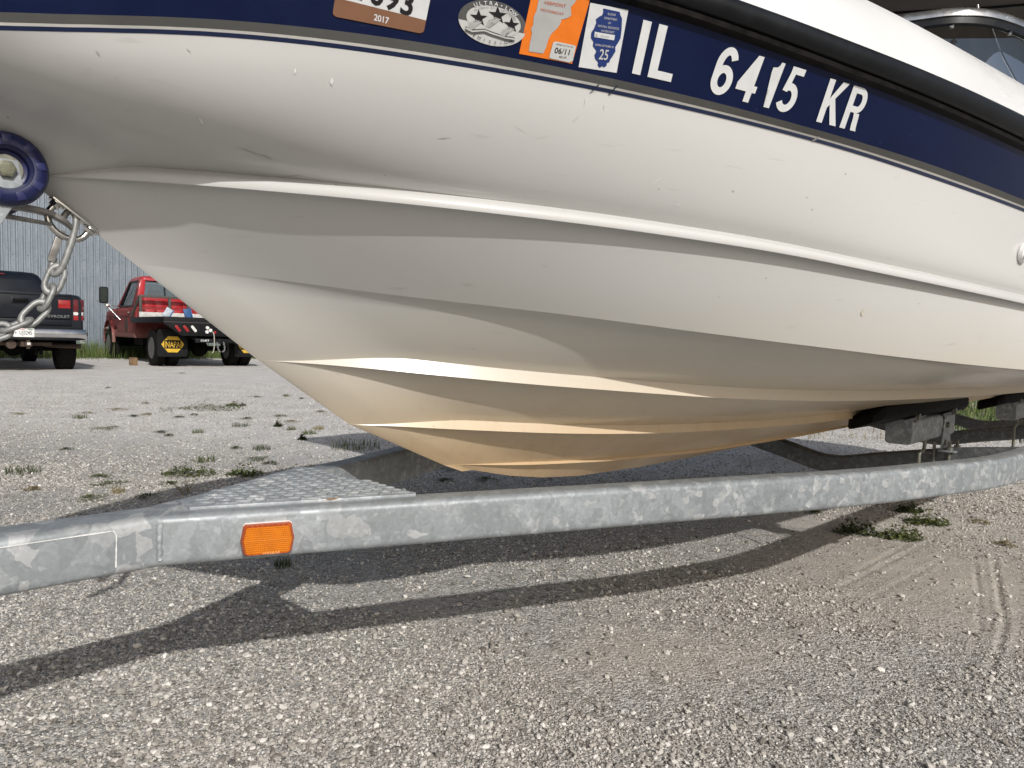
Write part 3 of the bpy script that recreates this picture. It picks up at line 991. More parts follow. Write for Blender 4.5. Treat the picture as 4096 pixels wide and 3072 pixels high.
GL = {
    'I': (.18, [q4((0, 0), (.17, 0), (.17, 1), (0, 1))]),
    'L': (.50, [q4((0, 0), (.175, 0), (.175, 1), (0, 1)), q4((.175, 0), (.50, 0), (.50, .16), (.175, .16))]),
    '1': (.37, [q4((.21, 0), (.375, 0), (.375, 1), (.275, 1), (.25, .92), (.20, .875), (.09, .855), (.09, .745), (.21, .745))]),
    '4': (.56, [q4((.30, 0), (.465, 0), (.465, 1), (.315, 1), (.30, .97)), q4((0, .22), (.30, .22), (.30, .37), (.15, .37), (.30, .70), (.30, .97), (0, .37)), q4((.465, .22), (.56, .22), (.56, .37), (.465, .37))]),
    '6': (.54, [ribbon(arc(.27, .315, .19, .235, 0, 348, 26), .165, True), ribbon(arc(.27, .60, .19, .325, 30, 172, 16) + [(.081, .50), (.081, .36)], .165)]),
    '5': (.54, [q4((.11, .85), (.50, .85), (.50, 1), (.11, 1)), q4((.11, .85), (.255, .85), (.225, .62), (.19, .44), (.045, .46)), ribbon([(.14, .50)] + arc(.25, .325, .205, .245, 118, -150, 20), .165)]),
    'K': (.60, [q4((0, 0), (.17, 0), (.17, 1), (0, 1)), q4((.17, .36), (.17, .57), (.405, 1), (.60, 1), (.325, .60), (.225, .44)), q4((.225, .44), (.325, .60), (.61, 0), (.41, 0))]),
    'R': (.58, [q4((0, 0), (.17, 0), (.17, 1), (0, 1)), ribbon([(.17, .925), (.30, .925)] + arc(.32, .705, .155, .22, 82, -82, 12) + [(.30, .485), (.17, .485)], .15), q4((.285, .41), (.46, .41), (.475, .30), (.50, .08), (.53, 0), (.345, 0), (.325, .12), (.315, .28))]),
}
def regnum(nm, txt, o, x, y, gap=.11):
    f = aff((0, 0), (1, 0), (0, 1), o, x, y)
    tot = sum(GL[c][0] for c in txt) + gap * (len(txt) - 1)
    x0 = 0
    for c in txt:
        w, pieces = GL[c]
        vs, fs = [], []
        for k, (ps, fc) in enumerate(pieces):
            n0 = len(vs)
            vs += [((x0 + px) / tot, py) for px, py in ps]
            fs += [tuple(i + n0 for i in g) for g in fc]
        surf(nm, vs, fs, f, .0011, VW, BOAT)
        x0 += w + gap
regnum('registration_letter', 'IL', (.401, 1.158), (.4555, 1.1565), (.391, 1.2135), .14)
regnum('registration_digit', '6415', (.510, 1.1535), (.6515, 1.148), (.5055, 1.2065), .145)
regnum('registration_letter', 'KR', (.700, 1.146), (.783, 1.1445), (.6905, 1.1990), .13)

def sticker(name):
    e = bpy.data.objects.new(name, None); COL.objects.link(e); e.parent = BOAT
    return e
# permit sticker, white over brown, its number running out of the picture's top
K = sticker('permit_sticker')
f = aff((58, 112), (722, 240), (66, 0), (.067, 1.1645), (.157, 1.1612), (.0655, 1.178))
fr = aff((0, 0), (1, 0), (0, 1), (.067, 1.1645), (.157, 1.1612), (.0625, 1.2255))
A1 = .0008
poly_on('backing', rounded(0, 0, 1, 1, .06), fr, A1, VST, K)
poly_on('brown_band', rounded(0.0, 0.0, 1, .245, .058)[12:] + [(1, .21), (0, .275)], fr, A1 + .0005, VBR, K)
fk = aff((0, 0), (1, 0), (0, 1), *[tuple(fr(u, v)) for u, v in ((.235, .305), (.835, .205), (.226, .68))])
fit_words('number', '1093', fk, A1 + .0005, VK, K, bold=.02)
fk = aff((0, 0), (1, 0), (0, 1), *[tuple(fr(u, v)) for u, v in ((.435, .055), (.60, .040), (.432, .155))])
fit_words('year', '2017', fk, A1 + .0009, VST, K, bold=.02)
# oval emission sticker
K = sticker('emission_sticker')
f = aff((1240, 178), (1490, 226), (1265, 6), (.224, 1.1815), (.2615, 1.1800), (.2205, 1.2025))
def ell(c, a, b, n=44, t0=0, t1=360):
    ex, ey = np.array([250, 48.]), np.array([25., -172])
    out = []
    for k in range(n + (0 if t1 - t0 == 360 else 1)):
        t = R(t0 + (t1 - t0) * k / n)
        p = np.array(c, float) + ex * a * math.cos(t) + ey * b * math.sin(t)
        out.append(tuple(p))
    return out
C_ = (1242, 176)
poly_on('oval', ell(C_, 1, 1), f, A1, VDG, K)
poly_on('light_half', ell(C_, .995, .995, 30, 188, 352), f, A1 + .0004, VLG, K)
poly_on('inner_oval', ell((1248, 160), .80, .66), f, A1 + .0008, VLG, K)
def star(c, r, rot):
    out = []
    ex, ey = np.array([1, .19]), np.array([.14, -1.])
    for k in range(10):
        t = R(90 + rot + 36 * k); q = r if k % 2 == 0 else r * .40
        out.append(tuple(np.array(c) + ex * q * math.cos(t) + ey * q * math.sin(t)))
    return out
for c, r in (((1136, 138), 66), ((1275, 112), 70), ((1378, 182), 62)):
    poly_on('star', star(c, r, 8), f, A1 + .0012, VK, K)
    for j in range(3):
        dx = -14 + j * 15
        c0 = np.array([c[0] + dx - 2, c[1] + 14 + j * 6]); c1 = np.array([c[0] - 78 + dx * .8, c[1] + 88 + j * 4])
        m = (c0 + c1) / 2 + np.array([-12, -8])
        poly_on('swoosh', [tuple(c0), tuple(m + (-4, -3)), tuple(c1), tuple(c1 + (7, 2)), tuple(m + (6, 5)), tuple(c0 + (9, 3))], f, A1 + .0016, VGR, K)
rib = [(1040, 205), (1090, 228), (1180, 218), (1235, 240), (1330, 268), (1405, 278)]
low_r = [(x - 4, y + 36) for x, y in rib]
rp = rib + low_r[::-1]
surf('ribbon', rp, [(i, i + 1, 10 - i, 11 - i) for i in range(5)], f, A1 + .0013, VDG, K)
hi = [(x - 1, y + 9) for x, y in rib]; hj = [(x - 3, y + 20) for x, y in rib]
surf('ribbon_shine', hi + hj[::-1], [(i, i + 1, 10 - i, 11 - i) for i in range(5)], f, A1 + .0016, VLG, K)
def arc_words(name, txt, c, a, b, t0, t1, h, mat, flip=False, bold=0.):
    n = len(txt)
    allp, allf = [], []
    ex0, ey0 = np.array([250, 48.]), np.array([25., -172])
    for i, ch in enumerate(txt):
        if ch == ' ':
            continue
        t = R(t0 + (t1 - t0) * (i + .5) / n)
        p = np.array(c, float) + ex0 * a * math.cos(t) + ey0 * b * math.sin(t)
        d = (-ex0 * a * math.sin(t) + ey0 * b * math.cos(t)) * (1 if flip else -1)
        d /= np.hypot(*d)
        up = np.array([d[1], -d[0]])
        tv, tf = text_mesh(ch, 1., bold)
        o = len(allp)
        allp += [tuple(p + d * x * h + up * (y - .5) * h) for x, y in tv]
        allf += [tuple(q + o for q in g) for g in tf]
    surf(name, allp, allf, f, A1 + .0018, mat, K)
arc_words('upper_words', 'ULTRA\u2022LOW', C_, .85, .87, 138, 42, 30, VST, bold=.015)
arc_words('lower_words', 'EMISSION', C_, .86, .83, 230, 318, 25, VK, flip=True)
arc_words('small_words', 'CALIFORNIA EMISSION STANDARDS', (1248, 165), .70, .60, 150, 28, 11, VK)
# orange state sticker
K = sticker('orange_state_sticker')
f = aff((1432, 395), (1822, 465), (1525, 0), (.262, 1.1575), (.325, 1.1565), (.256, 1.2085))
poly_on('backing', [(1432, 395), (1822, 465), (1950, 0), (1962, -55), (1540, -95), (1525, 0)], f, A1, VOR, K)
poly_on('state_shape', [(1580, 0), (1590, -50), (1860, -30), (1840, 0), (1815, 30), (1818, 90), (1790, 112), (1745, 125), (1735, 160), (1715, 190), (1690, 215), (1670, 235), (1655, 260), (1640, 300), (1630, 340), (1605, 390), (1502, 375), (1510, 320), (1530, 235), (1523, 205), (1540, 170), (1545, 110), (1565, 70)], f, A1 + .0005, VGR, K)
words('state_name', 'VERMONT', (1700, 13), 26, f, A1 + .0010, VRD, K, xs=.95, along=(1, .12))
words('boat_word', 'MOTORBOAT', (1678, 70), 20, f, A1 + .0010, VRD, K, xs=.98, along=(1, .17))
tab = [(1662, 395), (1650, 412), (1655, 425), (1800, 455), (1828, 440), (1850, 325), (1838, 318), (1700, 292), (1682, 300)]
poly_on('expiry_tab', tab, f, A1 + .0008, VLG, K)
words('expiry_date', '06/11', (1752, 366), 46, f, A1 + .0013, VK, K, xs=.86, along=(1, .13), bold=.01)
words('expiry_words', 'EXPIRES LAST DAY OF', (1765, 322), 11, f, A1 + .0013, VK, K, xs=.85, along=(1, .16))
words('serial', '4813P', (1750, 413), 17, f, A1 + .0013, VK, K, along=(1, .15))
# white and blue state sticker
K = sticker('white_state_sticker')
f = aff((1868, 500), (2150, 535), (1965, 10), (.334, 1.1545), (.382, 1.1555), (.322, 1.2185))
poly_on('backing', [(1868, 500), (2150, 535), (2240, 45), (1965, 10)], f, A1, VST, K)
poly_on('state_shape', [(2055, 45), (2175, 62), (2180, 85), (2192, 110), (2188, 200), (2180, 262), (2160, 300), (2140, 332), (2142, 365), (2122, 400), (2102, 430), (2095, 452), (2076, 458), (2074, 480), (2055, 495), (2040, 486), (2020, 500), (2008, 480), (2010, 455), (1990, 430), (1985, 400), (2000, 370), (1985, 345), (1975, 330), (1980, 300), (1962, 270), (1966, 230), (1985, 200), (2005, 150), (2000, 130), (2022, 110), (2047, 95), (2056, 70)], f, A1 + .0005, VBL, K)
for t, c, h in (('ILLINOIS', (2115, 84), 18), ('DEPARTMENT', (2107, 118), 18), ('OF', (2098, 150), 18), ('NATURAL RESOURCES', (2090, 182), 18), ('WATERCRAFT', (2084, 215), 18)):
    words('print_line', t, c, h, f, A1 + .0010, VLG, K, xs=.62, along=(1, .10))
poly_on('number_box', [(1990, 222), (1986, 262), (2130, 280), (2138, 240)], f, A1 + .0009, VST, K)
words('box_letters', 'IL', (2003, 247), 20, f, A1 + .0013, VK, K, xs=.7, along=(1, .12))
words('box_serial', '0412AW', (2062, 254), 13, f, A1 + .0013, VFA, K, xs=.9, along=(1, .12))
words('expiry_words', 'EXPIRES SEPTEMBER 30', (2058, 326), 16, f, A1 + .0010, VLG, K, xs=.62, along=(1, .10))
words('expiry_year', '25', (2055, 392), 84, f, A1 + .0010, VLG, K, xs=.62, along=(1, .08), bold=.01)
# two tape scraps and nicks on the pinstripes
def scrap(nm, pts, mat):
    poly_on(nm, pts, lambda x, y: (x, y), .0010, mat, BOAT)
CH2 = vinyl('chipped_vinyl', (.02, .03, .07)); CHW = vinyl('bare_chip', (.58, .58, .56))
scrap('stripe_nick', [(.3685, 1.1425), (.3705, 1.1425), (.3675, 1.1335), (.366, 1.133)], CH2)
scrap('stripe_nick', [(.3905, 1.1445), (.3925, 1.144), (.3915, 1.1345), (.390, 1.135)], CH2)
scrap('stripe_nick', [(.3632, 1.127), (.366, 1.128), (.364, 1.119)], CHW)
scrap('stripe_nick', [(.389, 1.124), (.391, 1.125), (.390, 1.117)], CHW)
scrap('stripe_nick', [(.722, 1.131), (.727, 1.131), (.727, 1.127), (.7225, 1.127)], CHW)
# scuffs on the topside
SC1 = vinyl('scuff_grey', (.545, .53, .50)); SC2 = vinyl('scuff_white', (.74, .735, .72)); SC3 = vinyl('scuff_dark', (.44, .43, .40)); SC4 = vinyl('stain_ochre', (.55, .52, .42))
def mark(s, z, L, W_, ang, mat):
    ca, sa = math.cos(R(ang)), math.sin(R(ang))
    pts = []
    n = 5; L *= .8; W_ *= .8
    for k in range(n + 1):
        x = -L / 2 + L * k / n; y = W_ / 2 * math.sin(math.pi * (k + .3) / (n + .6)) * random.uniform(.6, 1.1)
        pts.append((x, y * .75))
    for k in range(n, -1, -1):
        x = -L / 2 + L * k / n; y = -W_ / 2 * math.sin(math.pi * (k + .3) / (n + .6)) * random.uniform(.6, 1.1)
        pts.append((x, y))
    scrap('scuff', [(s + x * ca - y * sa, z + x * sa + y * ca) for x, y in pts], mat)
for a in ((.085, 1.108, .004, .011, 10, SC2), (.048, 1.113, .002, .008, 8, SC2), (-.02, 1.062, .009, .0025, -35, SC2), (-.05, 1.120, .006, .002, -40, SC1), (-.125, 1.109, .008, .002, -45, SC1), (-.065, 1.077, .005, .0018, -30, SC1), (-.105, 1.09, .0025, .002, 0, SC3), (-.095, 1.045, .003, .002, 0, SC3), (-.13, 1.095, .0025, .002, 0, SC3),
          (.04, 1.040, .03, .0012, -12, SC1), (.06, 1.036, .025, .0012, -14, SC1), (.075, 1.020, .02, .0012, -10, SC1), (.0, 1.0165, .02, .0007, -5, SC1), (.10, 1.022, .02, .0012, 6, SC1), (.22, 1.068, .02, .002, 8, SC1), (.36, 1.104, .012, .0010, 60, SC1), (.30, 1.085, .03, .0006, -20, SC1), (.33, 1.08, .03, .0006, 18, SC1),
          (.50, 1.045, .02, .0012, 55, SC2), (.62, 1.045, .004, .003, 0, SC3), (.75, 1.05, .0035, .003, 0, SC3), (.90, 1.035, .004, .002, 0, SC3), (.55, 1.02, .006, .002, 40, SC2), (.98, .885, .009, .022, 20, SC4), (1.25, .835, .05, .0012, 12, SC3), (1.18, .832, .004, .002, 0, SC3), (.86, .855, .03, .001, 5, SC3), (1.34, .85, .004, .004, 0, SC3), (1.40, .975, .012, .001, 30, SC3), (.43, .93, .006, .002, 0, SC3), (.70, .90, .008, .0015, -10, SC1),
          (.20, .86, .003, .002, 0, SC3), (.28, .755, .003, .002, 0, SC3)):
    mark(*a)
# ---------------------------------------------------------------- windshield and canopy of the boat
WSH = bpy.data.objects.new('windshield', None); COL.objects.link(WSH); WSH.parent = BOAT
half = [(1.46, 0), (1.47, .2), (1.495, .4), (1.54, .525), (1.565, .577), (1.605, .617), (1.665, .649), (1.77, .68), (2.0, .72), (2.6, .78), (3.0, .80)]
topp = smooth_path([(s, w, 1.60) for s, w in reversed(half[1:])] + [(s, -w, 1.60) for s, w in half], 4)
def glass_row(off, z):
    out = []
    for i, p in enumerate(topp):
        t = (topp[min(i + 1, len(topp) - 1)] - topp[max(i - 1, 0)]).normalized()
        n = Vector((t.y, -t.x, 0))
        if n.x > 0 and abs(n.x) > abs(n.y):
            n = -n
        elif abs(n.y) >= abs(n.x) and n.y * p.y < 0:
            n = -n
        q = p + n * off; out.append(Vector((q.x, q.y, z)))
    return out
CHROME = plain('windshield_alloy', (.62, .63, .63), .22, .9, var=.08, scale=30)
mb = MB(); mb.sweep(topp, [(.013, -.006), (.013, .006), (.008, .013), (-.004, .014), (-.011, .008), (-.012, -.006)])
mb.build('frame', CHROME, WSH, smooth=50)
mb = MB(); mb.sweep([Vector((p.x, p.y, p.z - .014)) for p in topp], [(.009, -.008), (.009, .009), (-.008, .009), (-.008, -.008)])
mb.build('gasket', RUBBER, WSH, smooth=50)
def glass_mat(name, tint=(.75, .80, .80), reflect=.10):
    k = NT(name)
    tr = k.n('ShaderNodeBsdfTransparent'); tr.inputs[0].default_value = (*tint, 1)
    gl = k.n('ShaderNodeBsdfGlossy'); gl.inputs['Roughness'].default_value = .02
    lw = k.n('ShaderNodeLayerWeight'); lw.inputs[0].default_value = .35
    mx = k.n('ShaderNodeMixShader')
    fr = k.math('ADD', k.math('MULTIPLY', lw.outputs['Fresnel'], .8), reflect, True)
    k.l(fr, mx.inputs[0]); k.l(tr.outputs[0], mx.inputs[1]); k.l(gl.outputs[0], mx.inputs[2])
    k.l(mx.outputs[0], k.t.nodes['Material Output'].inputs[0])
    return k.m
WGL = glass_mat('windshield_glass', (.62, .68, .70), .5)
r0 = glass_row(0, 1.588); r1 = glass_row(.10, 1.36)
mb = MB(); n = len(r0); mb.add(r0 + r1, [(i, i + 1, n + i + 1, n + i) for i in range(n - 1)])
mb.build('pane', WGL, WSH, smooth=60)
mb = MB()
mb.tube(smooth_path([(1.66, -.56, 1.575), (1.67, -.50, 1.54), (1.62, -.44, 1.47), (1.60, -.40, 1.36)], 5), .007, 8)
mb.build('support_bar', CHROME, WSH, smooth=60)
for s, w in ((1.60, .617), (1.80, .686)):
    mb = MB(); mb.cyl((s, -w, 1.612), (s, -w, 1.621), .006, 10, .0045); mb.build('snap_stud', STEEL, WSH, smooth=40)
for s, w in ((1.69, .655), (1.56, .57)):
    mb = MB(); mb.cyl((s, -w - .004, 1.572), (s, -w - .014, 1.572), .005, 10); mb.build('screw', STEEL, WSH, smooth=40)
# canopy: brown canvas over bows, seen from below
CAN = bpy.data.objects.new('canopy', None); COL.objects.link(CAN); CAN.parent = BOAT
CANV = plain('brown_canvas', (.085, .066, .052), .9, var=.25, scale=9, bump=.2)
mb = MB()
nw, ns = 19, 13
vs = []
for j in range(ns):
    for i in range(nw):
        w = -.95 + 1.9 * i / (nw - 1)
        s1 = min(max(2.30 + .62 * (w - .0) + .12, 2.2), 2.72)
        s = 1.25 + (s1 - 1.25) * j / (ns - 1)
        z = 2.0 - .10 * (w / .95) ** 2 - .03 * math.sin(math.pi * j / (ns - 1) * 2) ** 2 - (.05 if j in (0, ns - 1) else 0)
        vs.append((s, -w, z))
mb.add(vs, [(j * nw + i, j * nw + i + 1, (j + 1) * nw + i + 1, (j + 1) * nw + i) for j in range(ns - 1) for i in range(nw - 1)])
o = mb.build('canvas', CANV, CAN, smooth=60)
mb = MB(); b = len(vs) - nw
q = [vs[(ns - 3) * nw + i] for i in range(nw)]
mb.tube([(x, y, z - .004) for x, y, z in q], .0035, 6)
mb.build('seam', plain('dark_seam', (.008, .007, .006), .9), CAN)
for s, wid in ((1.9, .93), (2.45, .93)):
    mb = MB()
    mb.tube(smooth_path([(s, -wid, 1.38), (s, -wid, 1.75), (s, -wid + .06, 1.90), (s, -.5, 1.965), (s, 0, 1.985), (s, .5, 1.965), (s, wid - .06, 1.90), (s, wid, 1.75), (s, wid, 1.38)], 6), .0115, 10)
    mb.build('bow_tube', CHROME, CAN, smooth=60)
# ---------------------------------------------------------------- the two trucks
def paint(name, col, rough=.25, dust=.25, clear=.6):
    k = NT(name)
    v = k.coord('Object')
    n1 = k.noise(v, 2.4, 6, .65); n2 = k.noise(v, 30, 4, .6)
    c = k.mix(1., col, k.ramp(n1.outputs['Fac'], [(.3, .82), (.7, 1.15)]), 'MULTIPLY')
    d = k.math('MULTIPLY', k.ramp(n2.outputs['Fac'], [(.45, 0), (.75, 1)]), dust * .4)
    sp = k.n('ShaderNodeSeparateXYZ'); k.l(v, sp.inputs[0])
    lowd = k.ramp(sp.outputs[2], [(.5, .5 * dust), (1.0, 0)])
    c = k.mix(k.math('ADD', d, lowd), c, (.20, .175, .145))
    k.set(Base_Color=c, Roughness=k.ramp(n1.outputs['Fac'], [(.3, rough), (.7, rough + .15)]), Coat_Weight=clear, Coat_Roughness=.12, Specular_IOR_Level=.25)
    return k.m
PDARK = paint('dark_slate_paint', (.005, .007, .012), .32, .03, .12)
PRED = paint('red_paint', (.36, .010, .018), .35, .3, .3)
PREDD = paint('dull_red_paint', (.20, .022, .020), .55, .9, .05)
BLK = plain('satin_black', (.008, .008, .009), .5, var=.5, scale=20, Specular_IOR_Level=.15)
UNDER = plain('underbody_black', (.003, .003, .003), .8, var=.5, scale=9, Specular_IOR_Level=.1)
TYRE = plain('tyre_rubber', (.009, .0085, .008), .78, var=.35, scale=30, bump=.3, Specular_IOR_Level=.12)
RIMM = plain('steel_rim', (.16, .155, .15), .45, .4, var=.4, scale=16)
CHR = plain('bumper_chrome', (.60, .60, .60), .14, 1., var=.12, scale=5)
DGL = plain('tinted_glass', (.006, .008, .011), .06, var=.2, scale=3, Coat_Weight=.6)
LRED = plain('lamp_red', (.27, .008, .010), .15, var=.25, scale=30, Coat_Weight=.6)
LDRD = plain('lamp_dark_red', (.11, .006, .010), .15, var=.3, scale=30, Coat_Weight=.6)
LWHT = plain('lamp_clear', (.60, .60, .58), .15, var=.2, scale=30)
RUST = plain('rusty_iron', (.055, .036, .025), .85, var=.5, scale=30)
def wheel(parent, x0, x1, y, r, dual=False, rim_out=-1, name='wheel'):
    W_ = bpy.data.objects.new(name, None); COL.objects.link(W_); W_.parent = parent
    w = x1 - x0; c = Vector(((x0 + x1) / 2, y, r))
    mb = MB()
    pr = [(r * .58, -w * .40), (r * .62, -w * .47), (r * .80, -w * .5), (r * .93, -w * .46), (r * .985, -w * .36), (r, -w * .2), (r, w * .2), (r * .985, w * .36), (r * .93, w * .46), (r * .80, w * .5), (r * .62, w * .47), (r * .58, w * .40)]
    mb.lathe(pr, c, (1, 0, 0), 36)
    tyre = mb.build('tyre', TYRE, W_, smooth=35)
    mb = MB()
    n = 40
    for k in range(n):
        a = 2 * math.pi * k / n
        for s in (-1, 1):
            cc = c + Vector((s * w * .24, math.cos(a + s * .04) * r * 1.004, math.sin(a + s * .04) * r * 1.004))
            mb.box(cc, (w * .34, r * .10, r * .022), Matrix.Rotation(a - math.pi / 2, 3, 'X'))
    mb.build('tread_blocks', TYRE, tyre, kind='stuff')
    mb = MB()
    s = rim_out
    mb.lathe([(r * .60, s * w * .44), (r * .575, s * w * .47), (r * .54, s * w * .40), (r * .50, s * w * .12), (r * .30, s * w * .05), (r * .26, s * w * .20), (r * .13, s * w * .24), (r * .11, s * w * .40), (.01, s * w * .41)], c, (1, 0, 0), 32)
    rim = mb.build('rim', RIMM, W_, smooth=40)
    for k in range(8):
        a = 2 * math.pi * k / 8
        mb = MB(); p = c + Vector((s * w * .07, math.cos(a) * r * .36, math.sin(a) * r * .36)); mb.cyl(p, p + Vector((s * w * .05, 0, 0)), r * .055, 10)
        mb.build('rim_hole', UNDER, rim)
    return W_
# --- dark pickup seen from behind
PK = thing('pickup_truck', 'dark slate pickup truck seen from behind, chrome bumper with white licence plate', 'pickup truck', (-8.63, 12.5, 0), R(43))
def ring(xh, zb, zt, y, r=.10):
    return [Vector((x, y, (zb + zt) / 2 + z)) for x, z in rrect(2 * xh, zt - zb, r, 3)]
mb = MB(); mb.loft([ring(.93, .62, 1.36, .10, .12), ring(.975, .58, 1.41, .20, .13), ring(.985, .56, 1.415, .8, .13), ring(.985, .56, 1.415, 2.32, .13)])
mb.build('bed', PDARK, PK, smooth=40)
mb = MB()
mb.loft([ring(.975, .50, 1.16, 2.36, .16), ring(.98, .48, 1.17, 4.4, .16), ring(.97, .50, 1.16, 5.2, .18), ring(.90, .55, 1.05, 5.75, .2)])
mb.build('cab_body', PDARK, PK, smooth=40)
def green(z, xh, y0, y1):
    return [Vector((x, (y0 + y1) / 2 + y, z)) for x, y in rrect(2 * xh, y1 - y0, .12, 4)]
mb = MB(); mb.loft([green(1.14, .915, 2.40, 4.85), green(1.40, .87, 2.47, 4.55), green(1.72, .775, 2.58, 4.12), green(1.86, .715, 2.66, 3.95), green(1.925, .64, 2.76, 3.8), green(1.945, .5, 2.95, 3.6)])
mb.build('cab_roof', PDARK, PK, smooth=50)
mb = MB()
g = [(-.66, 1.20), (.66, 1.20), (.70, 1.24), (.585, 1.735), (.54, 1.765), (-.54, 1.765), (-.585, 1.735), (-.70, 1.24)]
mb.prism([Vector((x, 2.405 + (z - 1.14) * .315 - .012, z)) for x, z in g], Vector((0, .02, 0)))
mb.build('rear_window', DGL, PK, bevel=.004)
mb = MB(); mb.bbox(-.10, .10, 2.63, 2.68, 1.842, 1.872); mb.build('brake_lamp', LDRD, PK, bevel=.006)
mb = MB(); mb.bbox(-.765, .765, .055, .13, .955, 1.40)
TG = mb.build('tailgate', PDARK, PK, bevel=.018)
mb = MB(); mb.bbox(-.768, .768, .044, .09, 1.365, 1.412); mb.build('top_lip', PDARK, TG, bevel=.012)
mb = MB(); mb.bbox(-.765, .765, .06, .16, .845, .945); mb.build('lower_valance', PDARK, PK, bevel=.012)
mb = MB(); mb.prism([Vector((x - .01, .047, 1.262 + z)) for x, z in rrect(.30, .125, .03, 4)], Vector((0, .012, 0))); hb = mb.build('handle_surround', PDARK, TG, bevel=.004)
mb = MB(); mb.prism([Vector((x - .01, .044, 1.260 + z)) for x, z in rrect(.225, .085, .02, 4)], Vector((0, .006, 0))); mb.build('handle', UNDER, TG, bevel=.002)
mb = MB(); mb.bbox(-.10, .08, .034, .046, 1.27, 1.295); mb.build('handle_grip', BLK, TG, bevel=.004)
tv, tf = text_mesh('CHEVROLET', .048, bold=.0, space=1.0, xs=1.28)
mb = MB(); mb.add([(x + .50, .0525, .985 + y) for x, y in tv], tf); mb.build('lettering', plain('chrome_letters', (.30, .30, .31), .3, .6), TG)
mb = MB(); mb.bbox(.555, .745, .042, .056, 1.155, 1.305); mb.build('reflector', LRED, TG, bevel=.008)
for s in (1, -1):
    L = bpy.data.objects.new('tail_lamp', None); COL.objects.link(L); L.parent = PK
    def lampblk(nm, z0, z1, mt):
        mb = MB()
        pr = [(s * .80, .085), (s * .955, .115), (s * .994, .20), (s * .994, .28), (s * .80, .28)]
        mb.prism([Vector((x, y, z0)) for x, y in (pr if s > 0 else pr[::-1])], Vector((0, 0, z1 - z0)))
        mb.build(nm, mt, L, bevel=.012)
    lampblk('upper_lens', 1.10, 1.325, LDRD); lampblk('reverse_lens', 1.035, 1.098, LWHT); lampblk('lower_lens', .945, 1.033, LRED)
bpath = [(-1.0, .34), (-1.005, .12), (-.96, .0), (-.80, -.065), (-.4, -.10), (.4, -.10), (.80, -.065), (.96, .0), (1.005, .12), (1.0, .34)]
mb = MB(); mb.sweep(smooth_path([(x, y, .69) for x, y in bpath], 4), [(.0, -.085), (.022, -.055), (.028, 0), (.020, .06), (.0, .085), (-.03, .085), (-.03, -.085)])
BMP = mb.build('rear_bumper', CHR, PK, smooth=50)
mb = MB(); mb.prism([Vector((x, y, .772)) for x, y in [(-.95, .06), (-.78, -.045), (-.4, -.075), (.4, -.075), (.78, -.045), (.95, .06), (.95, .1), (-.95, .1)]], Vector((0, 0, .022)))
mb.build('step_pad', BLK, BMP, bevel=.006)
mb = MB(); mb.prism([Vector((x, -.132 + .02, .690 + z)) for x, z in rrect(.46, .165, .03, 3)], Vector((0, .025, 0))); mb.build('plate_recess', BLK, BMP, bevel=.004)
mb = MB(); mb.sweep(smooth_path([(x * .96, y - .012, .598) for x, y in bpath[1:-1]], 4), [(.012, -.022), (.02, .0), (.012, .02), (-.05, .02), (-.05, -.022)])
mb.build('lower_valance', BLK, BMP, smooth=50)
mb = MB(); mb.prism([Vector((x, -.146, .700 + z)) for x, z in rrect(.306, .152, .012, 3)], Vector((0, .004, 0)))
PLT = mb.build('licence_plate', plain('plate_white', (.66, .66, .65), .4, var=.04), PK)
tv, tf = text_mesh('UJ3245', .074, bold=.004, space=1.0, xs=.62)
mb = MB(); mb.add([(x + .028, -.1475, .664 + y) for x, y in tv], tf); mb.build('number', VK, PLT)
tv, tf = text_mesh('B', .034, bold=.02, xs=.8); mb = MB(); mb.add([(x - .118, -.1475, .682 + y) for x, y in tv], tf); mb.build('prefix', VK, PLT)
tv, tf = text_mesh('WISCONSIN', .021, bold=.02, xs=1.0); mb = MB(); mb.add([(x - .062, -.1475, .750 + y) for x, y in tv], tf); mb.build('state_name', plain('plate_red', (.42, .03, .03), .4), PLT)
mb = MB(); mb.add([(.04, -.1475, .748), (.145, -.1475, .748), (.145, -.1475, .758), (.10, -.1475, .770), (.07, -.1475, .762)], [(0, 1, 2, 3, 4)]); mb.build('plate_scene', plain('plate_green', (.14, .22, .16), .4), PLT)
for x in (.82, -.82):
    wheel(PK, x - .15, x + .15, 1.02, .40, rim_out=1 if x > 0 else -1)
    wheel(PK, x - .14, x + .14, 4.75, .40, rim_out=1 if x > 0 else -1)
mb = MB(); mb.cyl((-.7, 1.02, .40), (.7, 1.02, .40), .05, 12); mb.lathe([(.02, -.15), (.15, -.10), (.17, 0), (.15, .10), (.02, .15)], (0.0, 1.0, .42), (0, 1, 0), 16)
for s in (-.42, .42):
    mb.bbox(s - .04, s + .04, .12, 5.2, .50, .62)
mb.bbox(-.80, .80, .3, 5.3, .585, .70)
mb.bbox(-.55, .3, 1.4, 2.2, .34, .58)
mb.build('chassis', UNDER, PK)
mb = MB(); mb.tube(smooth_path([(.35, 2.0, .46), (.38, 1.4, .50), (.52, .75, .47), (.80, .55, .46), (1.0, .50, .455)], 5), .045, 14, cap=False); mb.build('exhaust_pipe', RUST, PK, smooth=50)
HI = bpy.data.objects.new('tow_hitch', None); COL.objects.link(HI); HI.parent = PK
mb = MB(); mb.bbox(-.45, .45, .06, .12, .47, .53); mb.bbox(-.035, .075, -.06, .20, .455, .56); mb.build('receiver', RUST, HI, bevel=.006)
mb = MB(); mb.lathe([(.02, -.02), (.075, -.02), (.08, .0), (.075, .02), (.02, .02)], (-.17, -.02, .49), (0, 1, 0), 20); mb.build('plug_socket', RUST, HI, smooth=40)
